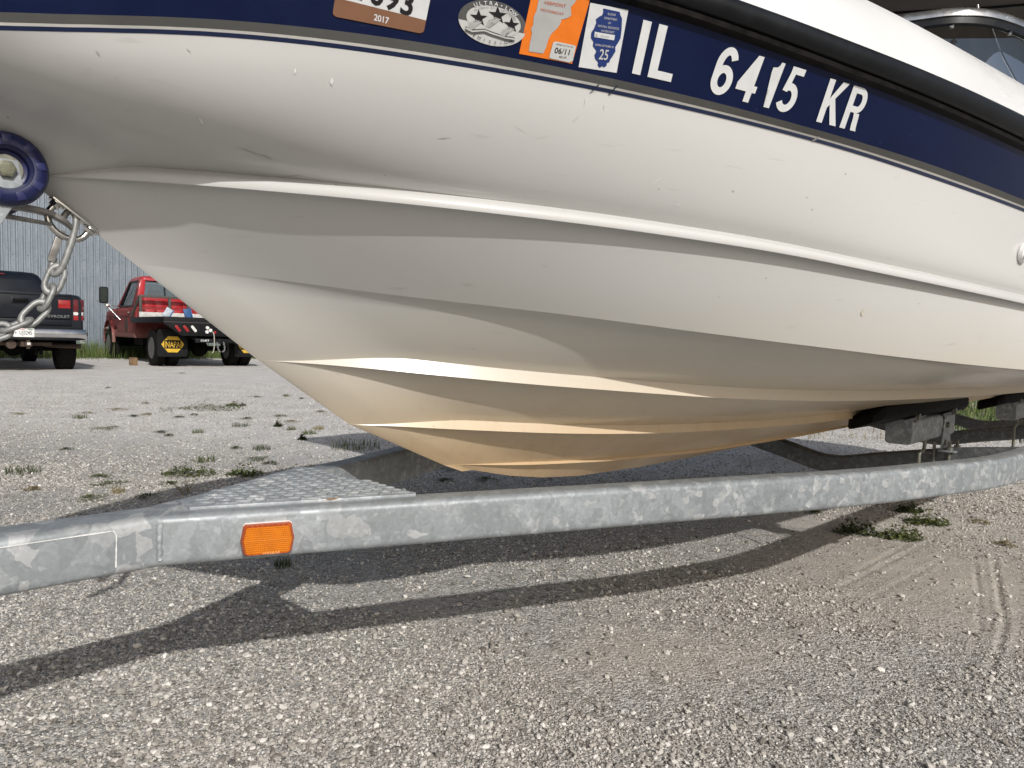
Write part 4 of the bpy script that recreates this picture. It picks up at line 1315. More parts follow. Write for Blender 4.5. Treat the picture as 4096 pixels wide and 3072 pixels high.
mb = MB(); mb.bbox(.02, .12, -.14, .0, .46, .53); mb.cyl((.07, -.09, .42), (.07, -.09, .57), .03, 12); mb.build('ball_mount', RUST, HI, bevel=.004)
mb = MB(); mb.bbox(.045, .095, -.145, -.138, .485, .53); mb.build('hitch_pin', LWHT, HI)
for x in (.22, .30):
    mb = MB(); mb.bbox(x, x + .05, .30, .34, .30, .50); mb.build('hanger', UNDER, HI)

# --- red flatbed truck
FT = thing('flatbed_truck', 'red flatbed truck with black bed and yellow hexagon mud flaps by the metal building', 'truck', (-6.61, 15.79, 0), R(41))
deckz = 1.10
mb = MB(); mb.bbox(-1.02, 1.02, .02, 2.72, 1.03, 1.085); mb.build('bed_deck', BLK, FT)
for s in (-1, 1):
    mb = MB(); mb.bbox(s * 1.05 - .03, s * 1.05 + .03, -.01, 2.75, .965, 1.10); mb.build('side_rail', BLK, FT, bevel=.008)
mb = MB(); pz = [(-1.08, 1.10), (-1.08, .955), (-.72, .70), (.72, .70), (1.08, .955), (1.08, 1.10)]
mb.prism([Vector((x, -.045, z)) for x, z in pz], Vector((0, .03, 0)))
RP = mb.build('rear_panel', BLK, FT, bevel=.006)
mb = MB(); mb.bbox(-1.08, 1.08, -.056, -.044, .982, .994); mb.build('panel_fold', plain('grey_edge', (.05, .05, .052), .5), RP)
def oval(x, z, mt, nm):
    mb = MB(); a = R(-52)
    pts = []
    for px, py in rrect(.165, .058, .0285, 5):
        pts.append(Vector((x + px * math.cos(a) - py * math.sin(a), -.060, z + px * math.sin(a) + py * math.cos(a))))
    mb.prism(pts, Vector((0, .016, 0))); mb.build(nm, mt, RP, bevel=.004)
for s in (-1, 1):
    for x, mt, nm in ((.80, LRED, 'tail_lamp'), (.635, LRED, 'tail_lamp'), (.475, LWHT, 'reverse_lamp')):
        oval(s * x, .855, mt, nm)
for x, z in ((-.195, .885), (-.205, .795), (-.13, .83)):
    mb = MB(); mb.lathe([(.004, -.02), (.036, -.018), (.040, 0), (.036, .01)], (x, -.06, z), (0, 1, 0), 18); mb.build('plug_socket', LWHT, RP, smooth=40)
mb = MB(); mb.lathe([(.004, -.012), (.028, -.010), (.03, .006)], (-.03, -.055, .79), (0, 1, 0), 16); mb.build('marker_lamp', LRED, RP, smooth=40)
mb = MB(); mb.tube(smooth_path([(-.08, -.06, .80), (-.065, -.10, .72), (-.06, -.10, .50), (-.075, -.08, .36), (-.10, -.06, .34)], 5), .010, 8); mb.build('dangling_cable', plain('pale_cable', (.38, .36, .31), .6), RP)
# cab
def fring(xh, zb, zt, y, r=.09):
    return [Vector((x, y, (zb + zt) / 2 + z)) for x, z in rrect(2 * xh, zt - zb, r, 3)]
mb = MB(); mb.loft([fring(.95, .66, 1.36, 2.86, .10), fring(.975, .64, 1.38, 2.95, .12), fring(.985, .64, 1.39, 4.60, .14)])
CAB = mb.build('cab', PREDD, FT, smooth=40)
mb = MB(); mb.loft([fring(.975, .78, 1.37, 4.60, .12), fring(.97, .80, 1.37, 5.2, .14), fring(.95, .82, 1.33, 6.0, .14), fring(.90, .86, 1.20, 6.30, .12)])
mb.build('hood', PREDD, FT, smooth=40)
def gr(z, xh, y0, y1):
    return [Vector((x, (y0 + y1) / 2 + y, z)) for x, y in rrect(2 * xh, y1 - y0, .10, 4)]
# roof and pillars as a frame, so the wall shows through the glass
mb = MB(); mb.loft([gr(2.02, .80, 2.98, 4.12), gr(2.08, .79, 2.99, 4.08), gr(2.13, .72, 3.08, 3.98)])
mb.build('cab_roof', PRED, FT, smooth=50)
def post(a, b, ta, tb, mt, nm):
    mb = MB()
    A_, B_ = Vector(a), Vector(b)
    ra = [A_ + Vector((x * ta[0], y * ta[1], 0)) for x, y in ((-1, -1), (1, -1), (1, 1), (-1, 1))]
    rb = [B_ + Vector((x * tb[0], y * tb[1], 0)) for x, y in ((-1, -1), (1, -1), (1, 1), (-1, 1))]
    mb.loft([ra, rb]); return mb.build(nm, mt, FT, bevel=.012)
for s in (-1, 1):
    post((s * .86, 2.985, 1.36), (s * .745, 3.065, 2.04), (.085, .10), (.055, .085), PRED, 'rear_pillar')
    post((s * .94, 4.58, 1.37), (s * .765, 4.08, 2.04), (.035, .05), (.03, .045), PREDD, 'front_pillar')
    post((s * .93, 3.06, 1.36), (s * .775, 3.10, 2.05), (.02, .16), (.02, .10), PREDD, 'door_pillar')
mb = MB(); mb.bbox(-.80, .80, 2.925, 2.99, 1.35, 1.60); mb.build('cab_back', PRED, FT, bevel=.02)
FGL = glass_mat('cab_glass', (.68, .76, .78), .10)
mb = MB(); mb.prism([Vector((x, 2.965 + (z - 1.36) * .118, z)) for x, z in ((-.73, 1.60), (.73, 1.60), (.69, 2.0), (-.69, 2.0))], Vector((0, .006, 0))); mb.build('rear_window', FGL, FT)
mb = MB()
for a, b in (((-.75, 1.585), (-.70, 2.015)), ((-.70, 2.015), (.70, 2.015)), ((.70, 2.015), (.75, 1.585)), ((-.75, 1.585), (.75, 1.585)), ((-.25, 1.585), (-.25, 2.01)), ((.25, 1.585), (.25, 2.01))):
    f3 = lambda p: (p[0], 2.950 + (p[1] - 1.36) * .118, p[1])
    mb.tube([f3(a), f3(b)], .018, 6)
mb.build('window_seal', RUBBER, FT, smooth=50)
mb = MB(); mb.prism([Vector((-.93 + (z - 1.38) * .235, y, z)) for y, z in ((3.24, 1.40), (4.44, 1.40), (4.06, 1.98), (3.22, 1.98))], Vector((.006, 0, 0))); mb.build('door_window', FGL, FT)
mb = MB(); mb.prism([Vector((.93 - (z - 1.38) * .235, y, z)) for y, z in ((3.24, 1.40), (4.44, 1.40), (4.06, 1.98), (3.22, 1.98))], Vector((-.006, 0, 0))); mb.build('door_window', FGL, FT)
mb = MB(); mb.prism([Vector((x, 4.60 - (z - 1.38) * .78, z)) for x, z in ((-.90, 1.40), (.90, 1.40), (.74, 2.0), (-.74, 2.0))], Vector((0, .006, 0))); mb.build('windscreen', FGL, FT)
mb = MB()
for y0, z0, y1, z1 in ((3.20, 1.40, 3.19, 1.99), (3.19, 1.99, 4.06, 1.99), (4.06, 1.99, 4.46, 1.40), (4.30, 1.40, 4.02, 1.98), (3.2, 1.392, 4.46, 1.392)):
    mb.tube([(-.94 + (z0 - 1.38) * .235, y0, z0), (-.94 + (z1 - 1.38) * .235, y1, z1)], .014, 6)
mb.build('door_seal', RUBBER, FT)
mb = MB()
for y, z0, z1 in ((3.17, .72, 1.36), (4.50, .74, 1.36)):
    mb.bbox(-.992, -.984, y - .005, y + .005, z0, z1)
mb.bbox(-.992, -.985, 3.17, 6.0, 1.125, 1.137)
mb.build('door_seam', plain('seam_dark', (.03, .006, .006), .7), CAB)
mb = MB(); mb.bbox(-1.006, -.985, 3.26, 3.40, 1.20, 1.235); mb.build('door_handle', CHR, CAB, bevel=.006)
mb = MB(); mb.lathe([(.01, -.006), (.17, -.006), (.175, .002)], (-.986, 3.62, .93), (1, 0, 0), 28); mb.build('door_emblem', plain('faded_emblem', (.055, .035, .028), .8, var=.6, scale=14), CAB)
mb = MB(); mb.prism([Vector((-.982, y, z)) for y, z in ((4.72, 1.16), (4.88, 1.18), (4.9, 1.06), (4.74, 1.05))], Vector((-.004, 0, 0))); mb.build('fender_badge', plain('badge_dark', (.03, .02, .016), .7, var=.5, scale=30), CAB)
# ribbed back panels below the window
for x in (-.62, -.36, .0, .27, .55):
    mb = MB(); mb.prism([Vector((x + a, 2.918, 1.43 + b)) for a, b in rrect(.21, .24, .02, 2)], Vector((0, .012, 0))); mb.build('pressed_panel', PRED, FT, bevel=.006)
mb = MB(); mb.bbox(-.92, .92, 2.86, 2.93, .98, 1.36); mb.build('cab_back', PRED, FT, bevel=.01)
for x in (-.62, -.36, .0, .27, .55):
    mb = MB(); mb.prism([Vector((x + a, 2.850, 1.21 + b)) for a, b in rrect(.21, .20, .02, 2)], Vector((0, .012, 0))); mb.build('pressed_panel', PRED, FT, bevel=.006)
# seats
for x in (-.42, .42):
    mb = MB(); mb.bbox(x - .14, x + .14, 3.22, 3.34, 1.58, 1.80); mb.build('headrest', plain('seat_grey', (.11, .10, .105), .9), FT, bevel=.05)
mb = MB(); mb.bbox(-.75, .75, 3.15, 3.32, 1.1, 1.57); mb.build('seat_back', bpy.data.materials['seat_grey'], FT, bevel=.04)
# wheel arch lip, rocker
mb = MB(); arcp = [(-.988, 5.5 + .53 * math.cos(R(a)), .50 + .56 * math.sin(R(a))) for a in range(-5, 186, 10)]
mb.sweep(arcp, [(-.03, -.035), (.02, -.035), (.03, 0), (.02, .035), (-.03, .035)], up=Vector((1, 0, 0))); mb.build('wheel_arch', PREDD, FT, smooth=50)
mb = MB(); mb.bbox(-.90, .90, 4.95, 6.05, .45, 1.0); mb.build('wheel_well', UNDER, FT)
mb = MB(); mb.loft([fring(.96, .60, .80, 2.95, .03), fring(.97, .60, .80, 4.92, .03)]); mb.build('rocker_panel', PREDD, FT, smooth=40)
mb = MB(); mb.bbox(-.97, .97, 6.28, 6.42, .62, .82); mb.build('front_bumper', CHR, FT, bevel=.03)
# mirror on chrome arms
MI = bpy.data.objects.new('mirror', None); COL.objects.link(MI); MI.parent = FT
mb = MB(); mb.prism([Vector((-1.33 + x, 4.36, 1.66 + z)) for x, z in rrect(.20, .42, .04, 3)], Vector((0, .07, 0))); mb.build('housing', BLK, MI, bevel=.012)
mb = MB(); mb.prism([Vector((-1.33 + x, 4.354, 1.66 + z)) for x, z in rrect(.15, .36, .03, 3)], Vector((0, .006, 0))); mb.build('mirror_glass', plain('mirror_dark', (.02, .03, .03), .1, .3), MI)
mb = MB(); mb.tube([(-1.32, 4.38, 1.46), (-1.25, 4.38, 1.40), (-.98, 4.42, 1.40)], .014, 8); mb.tube([(-1.27, 4.38, 1.40), (-.99, 4.2, 1.04)], .014, 8); mb.tube([(-1.33, 4.40, 1.45), (-1.2, 4.45, 1.3), (-.99, 4.4, 1.12)], .010, 8); mb.build('arm', CHR, MI, smooth=50)
mb = MB(); mb.lathe([(.01, -.03), (.05, -.02), (.055, 0), (.03, .03)], (-1.24, 4.36, 1.39), (0, 1, 0), 16); mb.build('round_mirror', CHR, MI, smooth=50)
# rack behind the cab, white board on the bed
RK = bpy.data.objects.new('headache_rack', None); COL.objects.link(RK); RK.parent = FT
RKM = plain('rack_grey', (.055, .050, .044), .6, var=.3, scale=20)
for x in (-.88, -.22, .22, .88):
    mb = MB(); mb.bbox(x - .03, x + .03, 2.66, 2.72, 1.09, 1.60); mb.build('upright', RKM, RK, bevel=.005)
mb = MB(); mb.bbox(-.91, .91, 2.655, 2.725, 1.585, 1.645); mb.build('top_bar', RKM, RK, bevel=.005)
for s in (-1, 1):
    mb = MB(); mb.sweep([(s * .90, 2.70, 1.61), (s * 1.02, 2.95, 1.12)], rrect(.05, .05, .006, 2)); mb.build('brace', RKM, RK, smooth=40)
BD = tag(MB().bbox(-.93, .93, 2.585, 2.63, 1.092, 1.235).build('timber_board', plain('white_board', (.48, .47, .45), .8, var=.25, scale=12), None, bevel=.004), 'pale grey timber board standing on the flatbed below the red cab', 'board')
BD.location = FT.location; BD.rotation_euler = FT.rotation_euler
for x, ang, lab in ((-.78, 30, 'white and blue plate leaning on the flatbed, the one nearer the side rail'), (-.36, -14, 'blue folded plate standing on the flatbed near the white board')):
    mb = MB()
    Rr = Matrix.Rotation(R(ang), 3, 'Y')
    mb.box(Vector((x, .80, 1.195)), (.14, .035, .22), Rr)
    BLU = plain('blue_plate_paint' + ('' if ang > 0 else '_dark'), (.40, .45, .50) if ang > 0 else (.025, .085, .21), .45, var=.3, scale=12)
    o = mb.build('hinged_plate', BLU, None, bevel=.006)
    tag(o, lab, 'plate'); o.location = FT.location; o.rotation_euler = FT.rotation_euler
    mb = MB(); mb.box(Vector((x + .085 * math.cos(R(ang)), .80, 1.195 - .085 * math.sin(R(ang)))), (.022, .06, .22), Rr); mb.build('edge_rib', plain('rib_blue' + str(int(ang)), (.04, .12, .30), .45), o, bevel=.004)
# wheels: dual rears, single fronts
for s in (-1, 1):
    x = -.92 if s < 0 else 1.0
    wheel(FT, x - .115, x + .115, 1.15, .405, rim_out=s)
    x = (-.62 if s < 0 else .72)
    wheel(FT, x - .115, x + .115, 1.15, .405, rim_out=-s)
    x = s * .90
    wheel(FT, x - .12, x + .12, 5.5, .405, rim_out=s)
    mb = MB(); fx = -.76 if s < 0 else .90
    mb.prism([Vector((fx + a, .47, .53 + b)) for a, b in rrect(.62, .60, .05, 4)], Vector((0, .012, 0)))
    fl = mb.build('mud_flap', BLK, FT)
    YEL = plain('flap_yellow' + str(s), (.55, .34, .02), .5, var=.15, scale=20)
    zc_ = .50
    mb = MB()
    mb.add([(fx + a, .465, zc_ + b) for a, b in ((-.165, .095), (.165, .095), (.10, .175), (-.10, .175))], [(0, 1, 2, 3)])
    mb.add([(fx + a, .465, zc_ + b) for a, b in ((-.165, -.095), (.165, -.095), (.10, -.175), (-.10, -.175))], [(3, 2, 1, 0)])
    mb.add([(fx + a, .465, zc_ + b) for a, b in ((-.235, 0), (-.175, -.09), (-.175, .09))], [(0, 1, 2)])
    mb.add([(fx + a, .465, zc_ + b) for a, b in ((.235, 0), (.175, -.09), (.175, .09))], [(2, 1, 0)])
    for a in (-.160, .156):
        mb.add([(fx + a, .465, zc_ - .08), (fx + a + .008, .465, zc_ - .08), (fx + a + .008, .465, zc_ + .08), (fx + a, .465, zc_ + .08)], [(0, 1, 2, 3)])
    mb.build('hexagon_sign', YEL, fl)
    tv, tf = text_mesh('NAPA', .135, bold=.01, space=1.0, xs=.62)
    mb = MB(); mb.add([(fx + x_, .4645, zc_ - .067 + y_) for x_, y_ in tv], tf); mb.build('sign_lettering', YEL, fl)
mb = MB()
for s in (-.42, .42):
    mb.bbox(s - .045, s + .045, .05, 6.2, .62, .84)
mb.cyl((-.85, 1.15, .405), (.85, 1.15, .405), .06, 12); mb.lathe([(.02, -.17), (.16, -.12), (.20, 0), (.16, .12), (.02, .17)], (0.0, 1.12, .41), (0, 1, 0), 16)
mb.cyl((-.85, 5.5, .40), (.85, 5.5, .40), .05, 12)
mb.bbox(-.40, .35, 2.3, 4.2, .36, .66); mb.bbox(-.75, -.45, 3.0, 3.9, .42, .62); mb.bbox(-.85, .85, 3.0, 4.8, .60, .70); mb.bbox(-.45, .45, 4.7, 5.9, .45, .75)
mb.build('chassis', UNDER, FT)
mb = MB(); mb.bbox(-.42, .55, .02, .11, .555, .645); mb.bbox(.04, .14, -.05, .10, .54, .65)
HT2 = mb.build('tow_bar', BLK, FT, bevel=.006)
tv, tf = text_mesh('CURT', .04, bold=.02, xs=1.3); mb = MB(); mb.add([(x - .22, .0185, .585 + y) for x, y in tv], tf); mb.build('sign_lettering', VST, HT2)
CHN = bpy.data.objects.new('safety_chain', None); COL.objects.link(CHN); CHN.parent = FT
link0 = None
for x0 in (.02, .16):
    P_ = smooth_path([(x0, -.04, .58), (x0 + .02, -.06, .42), (x0 + .06 if x0 < .1 else x0 - .03, -.06, .36)], 5)
    for i in range(len(P_) - 1):
        a, b = P_[i], P_[i + 1]
        mb = MB(); mid_ = (a + b) / 2; L_ = (b - a).length * .72
        pth = [mid_ + Vector((math.cos(t) * .012 if i % 2 else 0, 0 if i % 2 else math.cos(t) * .012, math.sin(t) * L_)) for t in [k * math.pi / 5 for k in range(10)]]
        mb.tube(pth, .0055, 5, closed=True); mb.build('link', CHAINM, CHN)
# timber chock behind the flatbed's wheel
CK = MB().box((0, 0, .085), (.16, .34, .17)).build('wheel_chock', plain('weathered_timber', (.16, .10, .055), .9, var=.4, scale=14), None, bevel=.008)
tag(CK, 'weathered timber block wedged beside the red flatbed rear wheel', 'chock')
CK.location = (-8.58, 16.05, 0); CK.rotation_euler = (0, 0, R(30))
# ---------------------------------------------------------------- ground
def ground_mat():
    k = NT('gravel_ground')
    v = k.coord('Object')
    big = k.noise(v, .9, 7, .62, .6)
    mid = k.noise(v, 2.3, 6, .62)
    vo1 = k.voro(v, 95); vo2 = k.voro(v, 210); vo3 = k.voro(v, 42)
    def sepc(x, i):
        s = k.n('ShaderNodeSeparateColor'); k.l(x.outputs['Color'], s.inputs[0]); return s.outputs[i]
    st = k.ramp(sepc(vo1, 0), [(0, (.19, .178, .158)), (.35, (.30, .284, .258)), (.7, (.43, .41, .377)), (.9, (.60, .58, .545)), (1, (.78, .76, .72))])  # gravel base darkened to paint shade into the gaps between the loose stones
    st2 = k.ramp(sepc(vo2, 1), [(0, (.26, .244, .22)), (.5, (.41, .392, .362)), (1, (.60, .585, .55))])
    gravel = k.mix(k.ramp(sepc(vo3, 2), [(.4, 0), (.6, 1)]), st, st2)
    fines = k.mix(k.ramp(mid.outputs['Fac'], [(.3, 0), (.7, 1)]), (.36, .322, .272), (.46, .418, .362))
    fl = k.ramp(sepc(vo2, 0), [(.86, 0), (.9, 1)])
    fines = k.mix(k.math('MULTIPLY', fl, .6), fines, (.64, .625, .59))
    # fines show in patches
    pm = k.math('ADD', k.math('MULTIPLY', big.outputs['Fac'], .75), k.math('MULTIPLY', mid.outputs['Fac'], .38))
    at = k.n('ShaderNodeAttribute'); at.attribute_name = 'fines'
    pm2 = k.ramp(k.math('ADD', k.math('SUBTRACT', pm, .60), k.math('MULTIPLY', at.outputs['Fac'], .42)), [(.0, 0), (.30, 1)])
    c = k.mix(pm2, gravel, fines)
    fa = k.n('ShaderNodeAttribute'); fa.attribute_name = 'far'
    farc = k.mix(k.ramp(mid.outputs['Fac'], [(.3, 0), (.7, 1)]), (.56, .53, .495), (.73, .70, .665))
    fn = k.noise(v, 30, 4, .7)
    farc = k.mix(1., farc, k.ramp(fn.outputs['Fac'], [(.32, .72), (.5, 1.0), (.7, 1.28)]), 'MULTIPLY')
    c = k.mix(fa.outputs['Fac'], c, farc)
    k.set(Base_Color=c, Roughness=.92, Specular_IOR_Level=.25)
    h = k.math('ADD', k.math('MULTIPLY', k.ramp(vo1.outputs['Distance'], [(0, 1), (.7, 0)]), .6), k.math('MULTIPLY', k.ramp(vo2.outputs['Distance'], [(0, 1), (.7, 0)]), .4))
    h = k.math('MULTIPLY', h, k.math('SUBTRACT', 1.15, pm2))
    hf = k.noise(v, 300, 3, .6)
    h = k.math('ADD', h, k.math('MULTIPLY', hf.outputs['Fac'], .25))
    k.bump(h, .85, .006)
    return k.m
GMAT = ground_mat()
def vnoise(x, y, sc, seed):
    """cheap smooth value noise on arrays"""
    r = np.random.default_rng(seed)
    tab = r.random((64, 64))
    X = x * sc; Y = y * sc
    xi = np.floor(X).astype(int); yi = np.floor(Y).astype(int)
    fx = X - xi; fy = Y - yi
    fx = fx * fx * (3 - 2 * fx); fy = fy * fy * (3 - 2 * fy)
    g = lambda a, b: tab[a % 64, b % 64]
    return (g(xi, yi) * (1 - fx) + g(xi + 1, yi) * fx) * (1 - fy) + (g(xi, yi + 1) * (1 - fx) + g(xi + 1, yi + 1) * fx) * fy
RUTS = [([(1.952, 2.809), (1.802, 2.565), (1.649, 2.322), (1.534, 2.135), (1.443, 2.016), (1.379, 1.935), (1.301, 1.836), (1.245, 1.768), (1.172, 1.693)], .005, .0085), ([(1.826, 2.724), (1.671, 2.472), (1.548, 2.28), (1.413, 2.069), (1.306, 1.93), (1.197, 1.797)], .003, .007),
        ([(1.242, 2.528), (1.756, 3.006), (2.195, 3.373), (2.63, 3.737)], .0016, .010), ([(1.144, 2.391), (1.391, 2.617), (1.862, 3.046)], .0016, .010), ([(.764, 1.895), (.918, 2.021), (1.282, 2.365), (1.732, 2.764)], .0016, .010), ([(.705, 1.891), (.89, 2.09), (1.126, 2.353)], .0014, .010)]
def seg_dist(x, y, pts):
    d = np.full(x.shape, 9.)
    for a, b in zip(pts[:-1], pts[1:]):
        ax, ay = a; bx, by = b
        t = np.clip(((x - ax) * (bx - ax) + (y - ay) * (by - ay)) / ((bx - ax) ** 2 + (by - ay) ** 2), 0, 1)
        d = np.minimum(d, np.hypot(x - ax - t * (bx - ax), y - ay - t * (by - ay)))
    return d
def gheight(x, y):
    near = np.clip((7 - y) / 4, 0, 1)
    z = (vnoise(x, y, 1.3, 1) - .5) * .016 + (vnoise(x, y, 4.1, 2) - .5) * .007
    z = z * (.4 + .6 * near)
    z += (vnoise(x, y, 17, 3) - .5) * .0035 * near
    for pts, dep, wd in RUTS:
        d = seg_dist(x, y, pts)
        brk = .35 + 1.3 * vnoise(x, y, 9., 31)
        z += -dep * brk * np.exp(-(d / wd) ** 2) + dep * .5 * np.exp(-((d - wd * 2) / wd) ** 2)
    return z
xs = np.concatenate([-np.geomspace(260, 4.05, 30), np.linspace(-4, 1.1, 190), np.linspace(1.11, 2.35, 135), np.linspace(2.37, 4.4, 75), np.geomspace(4.45, 260, 30)])
ys = np.concatenate([[-80, -30, -10, -4, -1.5, 0, .5], np.linspace(.8, 1.8, 45), np.linspace(1.81, 3.0, 130), np.linspace(3.02, 5.2, 85), np.linspace(5.25, 22, 120), np.geomspace(22.3, 300, 16)])
GX, GY = np.meshgrid(xs, ys)
GZ = gheight(GX, GY)
FARM = np.clip((GY - 3.4 + GX * .3) / 1.6, 0, 1)
FIN = .55 * np.exp(-(((GX - 1.6) / .95) ** 2 + ((GY - 2.5) / .9) ** 2)) + .5 * np.exp(-(((GX - .35) / .30) ** 2 + ((GY - 1.75) / .25) ** 2)) + .3 * np.exp(-(((GX + .3) / .25) ** 2 + ((GY - 2.0) / .2) ** 2)) - .35 * np.exp(-(((GX + .6) / .7) ** 2 + ((GY - 1.5) / .35) ** 2)) - .25 * np.exp(-(((GX - .55) / .28) ** 2 + ((GY - 1.55) / .2) ** 2))
me = bpy.data.meshes.new('ground')
nx_, ny_ = len(xs), len(ys)
me.from_pydata([tuple(p) for p in np.stack([GX.ravel(), GY.ravel(), GZ.ravel()], 1)], [], [(j * nx_ + i, j * nx_ + i + 1, (j + 1) * nx_ + i + 1, (j + 1) * nx_ + i) for j in range(ny_ - 1) for i in range(nx_ - 1)])
for nm, arr in (('far', FARM), ('fines', FIN)):
    at = me.attributes.new(nm, 'FLOAT', 'POINT')
    at.data.foreach_set('value', arr.ravel().astype(np.float32))
me.polygons.foreach_set('use_smooth', [True] * len(me.polygons))
me.materials.append(GMAT)
GROUND = bpy.data.objects.new('ground', me); COL.objects.link(GROUND); GROUND['kind'] = 'structure'
# ---------------------------------------------------------------- metal building
WALLM = None
def wallmat():
    k = NT('grey_corrugated')
    v = k.coord('Object')
    st = k.noise(k.coord('Object', (6, 6, .5)), 3, 6, .65)
    n1 = k.noise(v, 14, 5, .7)
    c = k.ramp(st.outputs['Fac'], [(.28, (.155, .185, .215)), (.5, (.205, .24, .275)), (.75, (.275, .31, .345))])
    c = k.mix(1., c, k.ramp(n1.outputs['Fac'], [(.3, .85), (.7, 1.12)]), 'MULTIPLY')
    k.set(Base_Color=c, Roughness=.5, Metallic=.15)
    return k.m
WALLM = wallmat()
BLD = thing('metal_building', 'grey corrugated metal building behind the two trucks', 'building', (-11.9, 20.1, 0), R(45))
pitch_w = .165
NP = 5
pw = pitch_w * NP
def panel_mesh():
    mb = MB()
    prof = []
    for i in range(NP):
        x = i * pitch_w
        prof += [(x, 0), (x + .012, .030), (x + .040, .032), (x + .058, .006), (x + .085, .004), (x + .090, .010), (x + .105, .010), (x + .110, .004), (x + .160, .002)]
    prof.append((pw - .002, 0))
    n = len(prof)
    vs = [(x, -y, .12) for x, y in prof] + [(x, -y, 6.0) for x, y in prof]
    mb.add(vs, [(i, i + 1, n + i + 1, n + i) for i in range(n - 1)])
    return mb
PAN = panel_mesh().build('wall_panel', WALLM, BLD)
PAN.location = (-4.6 * 2, 0, 0)
for i in range(1, 60):
    o = PAN.copy(); COL.objects.link(o); o.parent = BLD
    o.location = (-4.6 * 2 + i * pw, -.002 * (i % 2), 0)
SEAMM = plain('joint_dark_line', (.03, .034, .038), .8)  # dark grey for the lines drawn at every rib of the wall
mb = MB()
for i in range(60 * NP):
    x = -9.2 + i * pitch_w
    mb.bbox(x - .006, x + .003, -.004, .002, .12, 6.0)
mb.build('panel_joints', SEAMM, BLD, kind='stuff')
mb = MB()
for i in range(0, 150):
    x = -9.2 + i * pitch_w * 2 + .098
    for z in (.5, 1.6, 2.7, 3.8, 4.9):
        mb.lathe([(.002, -.004), (.013, -.003), (.015, .004)], (x, -.014, z + .02 * math.sin(i * 5.1)), (0, 1, 0), 7)
mb.build('wall_screws', plain('screw_dark', (.045, .048, .052), .6), BLD, kind='stuff')
mb = MB(); mb.bbox(-9.2, 40.3, .06, 14, .0, 5.95); mb.build('wall_core', plain('core_grey', (.10, .11, .12), .8), BLD)
mb = MB(); mb.bbox(-9.2, 40.3, -.01, .06, 0, .13); mb.build('foundation', plain('foundation_concrete', (.26, .25, .23), .9, var=.2, scale=5), BLD)
mb = MB(); mb.prism([Vector((-9.4, -.35, 5.95)), Vector((-9.4, 14.3, 5.95)), Vector((-9.4, 7, 7.4))], Vector((49.9, 0, 0))); mb.build('roof', plain('roof_steel', (.30, .31, .32), .5, .3), BLD)

# ---------------------------------------------------------------- plants
def leafmat(name, a, b, c):
    k = NT(name)
    v = k.coord('Object')
    oi = k.n('ShaderNodeObjectInfo')
    geo = k.n('ShaderNodeNewGeometry')
    cc = k.ramp(geo.outputs['Random Per Island'], [(0, a), (.5, b), (1, c)])
    k.set(Base_Color=cc, Roughness=.6, Specular_IOR_Level=.3, Subsurface_Weight=0.)
    return k.m
LEAF = leafmat('weed_green', (.042, .055, .014), (.078, .098, .026), (.125, .140, .050))
LEAFD = leafmat('weed_dark_green', (.030, .040, .014), (.052, .068, .022), (.085, .100, .036))
DRY = leafmat('dry_grass', (.16, .125, .055), (.24, .19, .09), (.32, .27, .15))
GRASSM = leafmat('grass_green', (.050, .085, .018), (.085, .130, .030), (.170, .185, .070))
FLOW = plain('flower_white', (.62, .62, .58), .8)
def leaf(mb, p, d, L, w, up):
    d = d.normalized(); sd = d.cross(up).normalized() * w
    if sd.length < 1e-6:
        sd = Vector((w, 0, 0))
    u = up * L * .12
    mb.add([p, p + d * L * .35 + sd + u, p + d * L, p + d * L * .35 - sd + u], [(0, 1, 2, 3)])
def blade(mb, p, h, w, lean, az_):
    d = Vector((math.cos(az_), math.sin(az_), 0)); sd = Vector((-d.y, d.x, 0)) * w
    a = p; b = p + d * lean * .35 + Vector((0, 0, h * .6)); c = p + d * lean + Vector((0, 0, h))
    mb.add([a - sd, a + sd, b + sd * .7, b - sd * .7, c], [(0, 1, 2, 3), (3, 2, 4)])
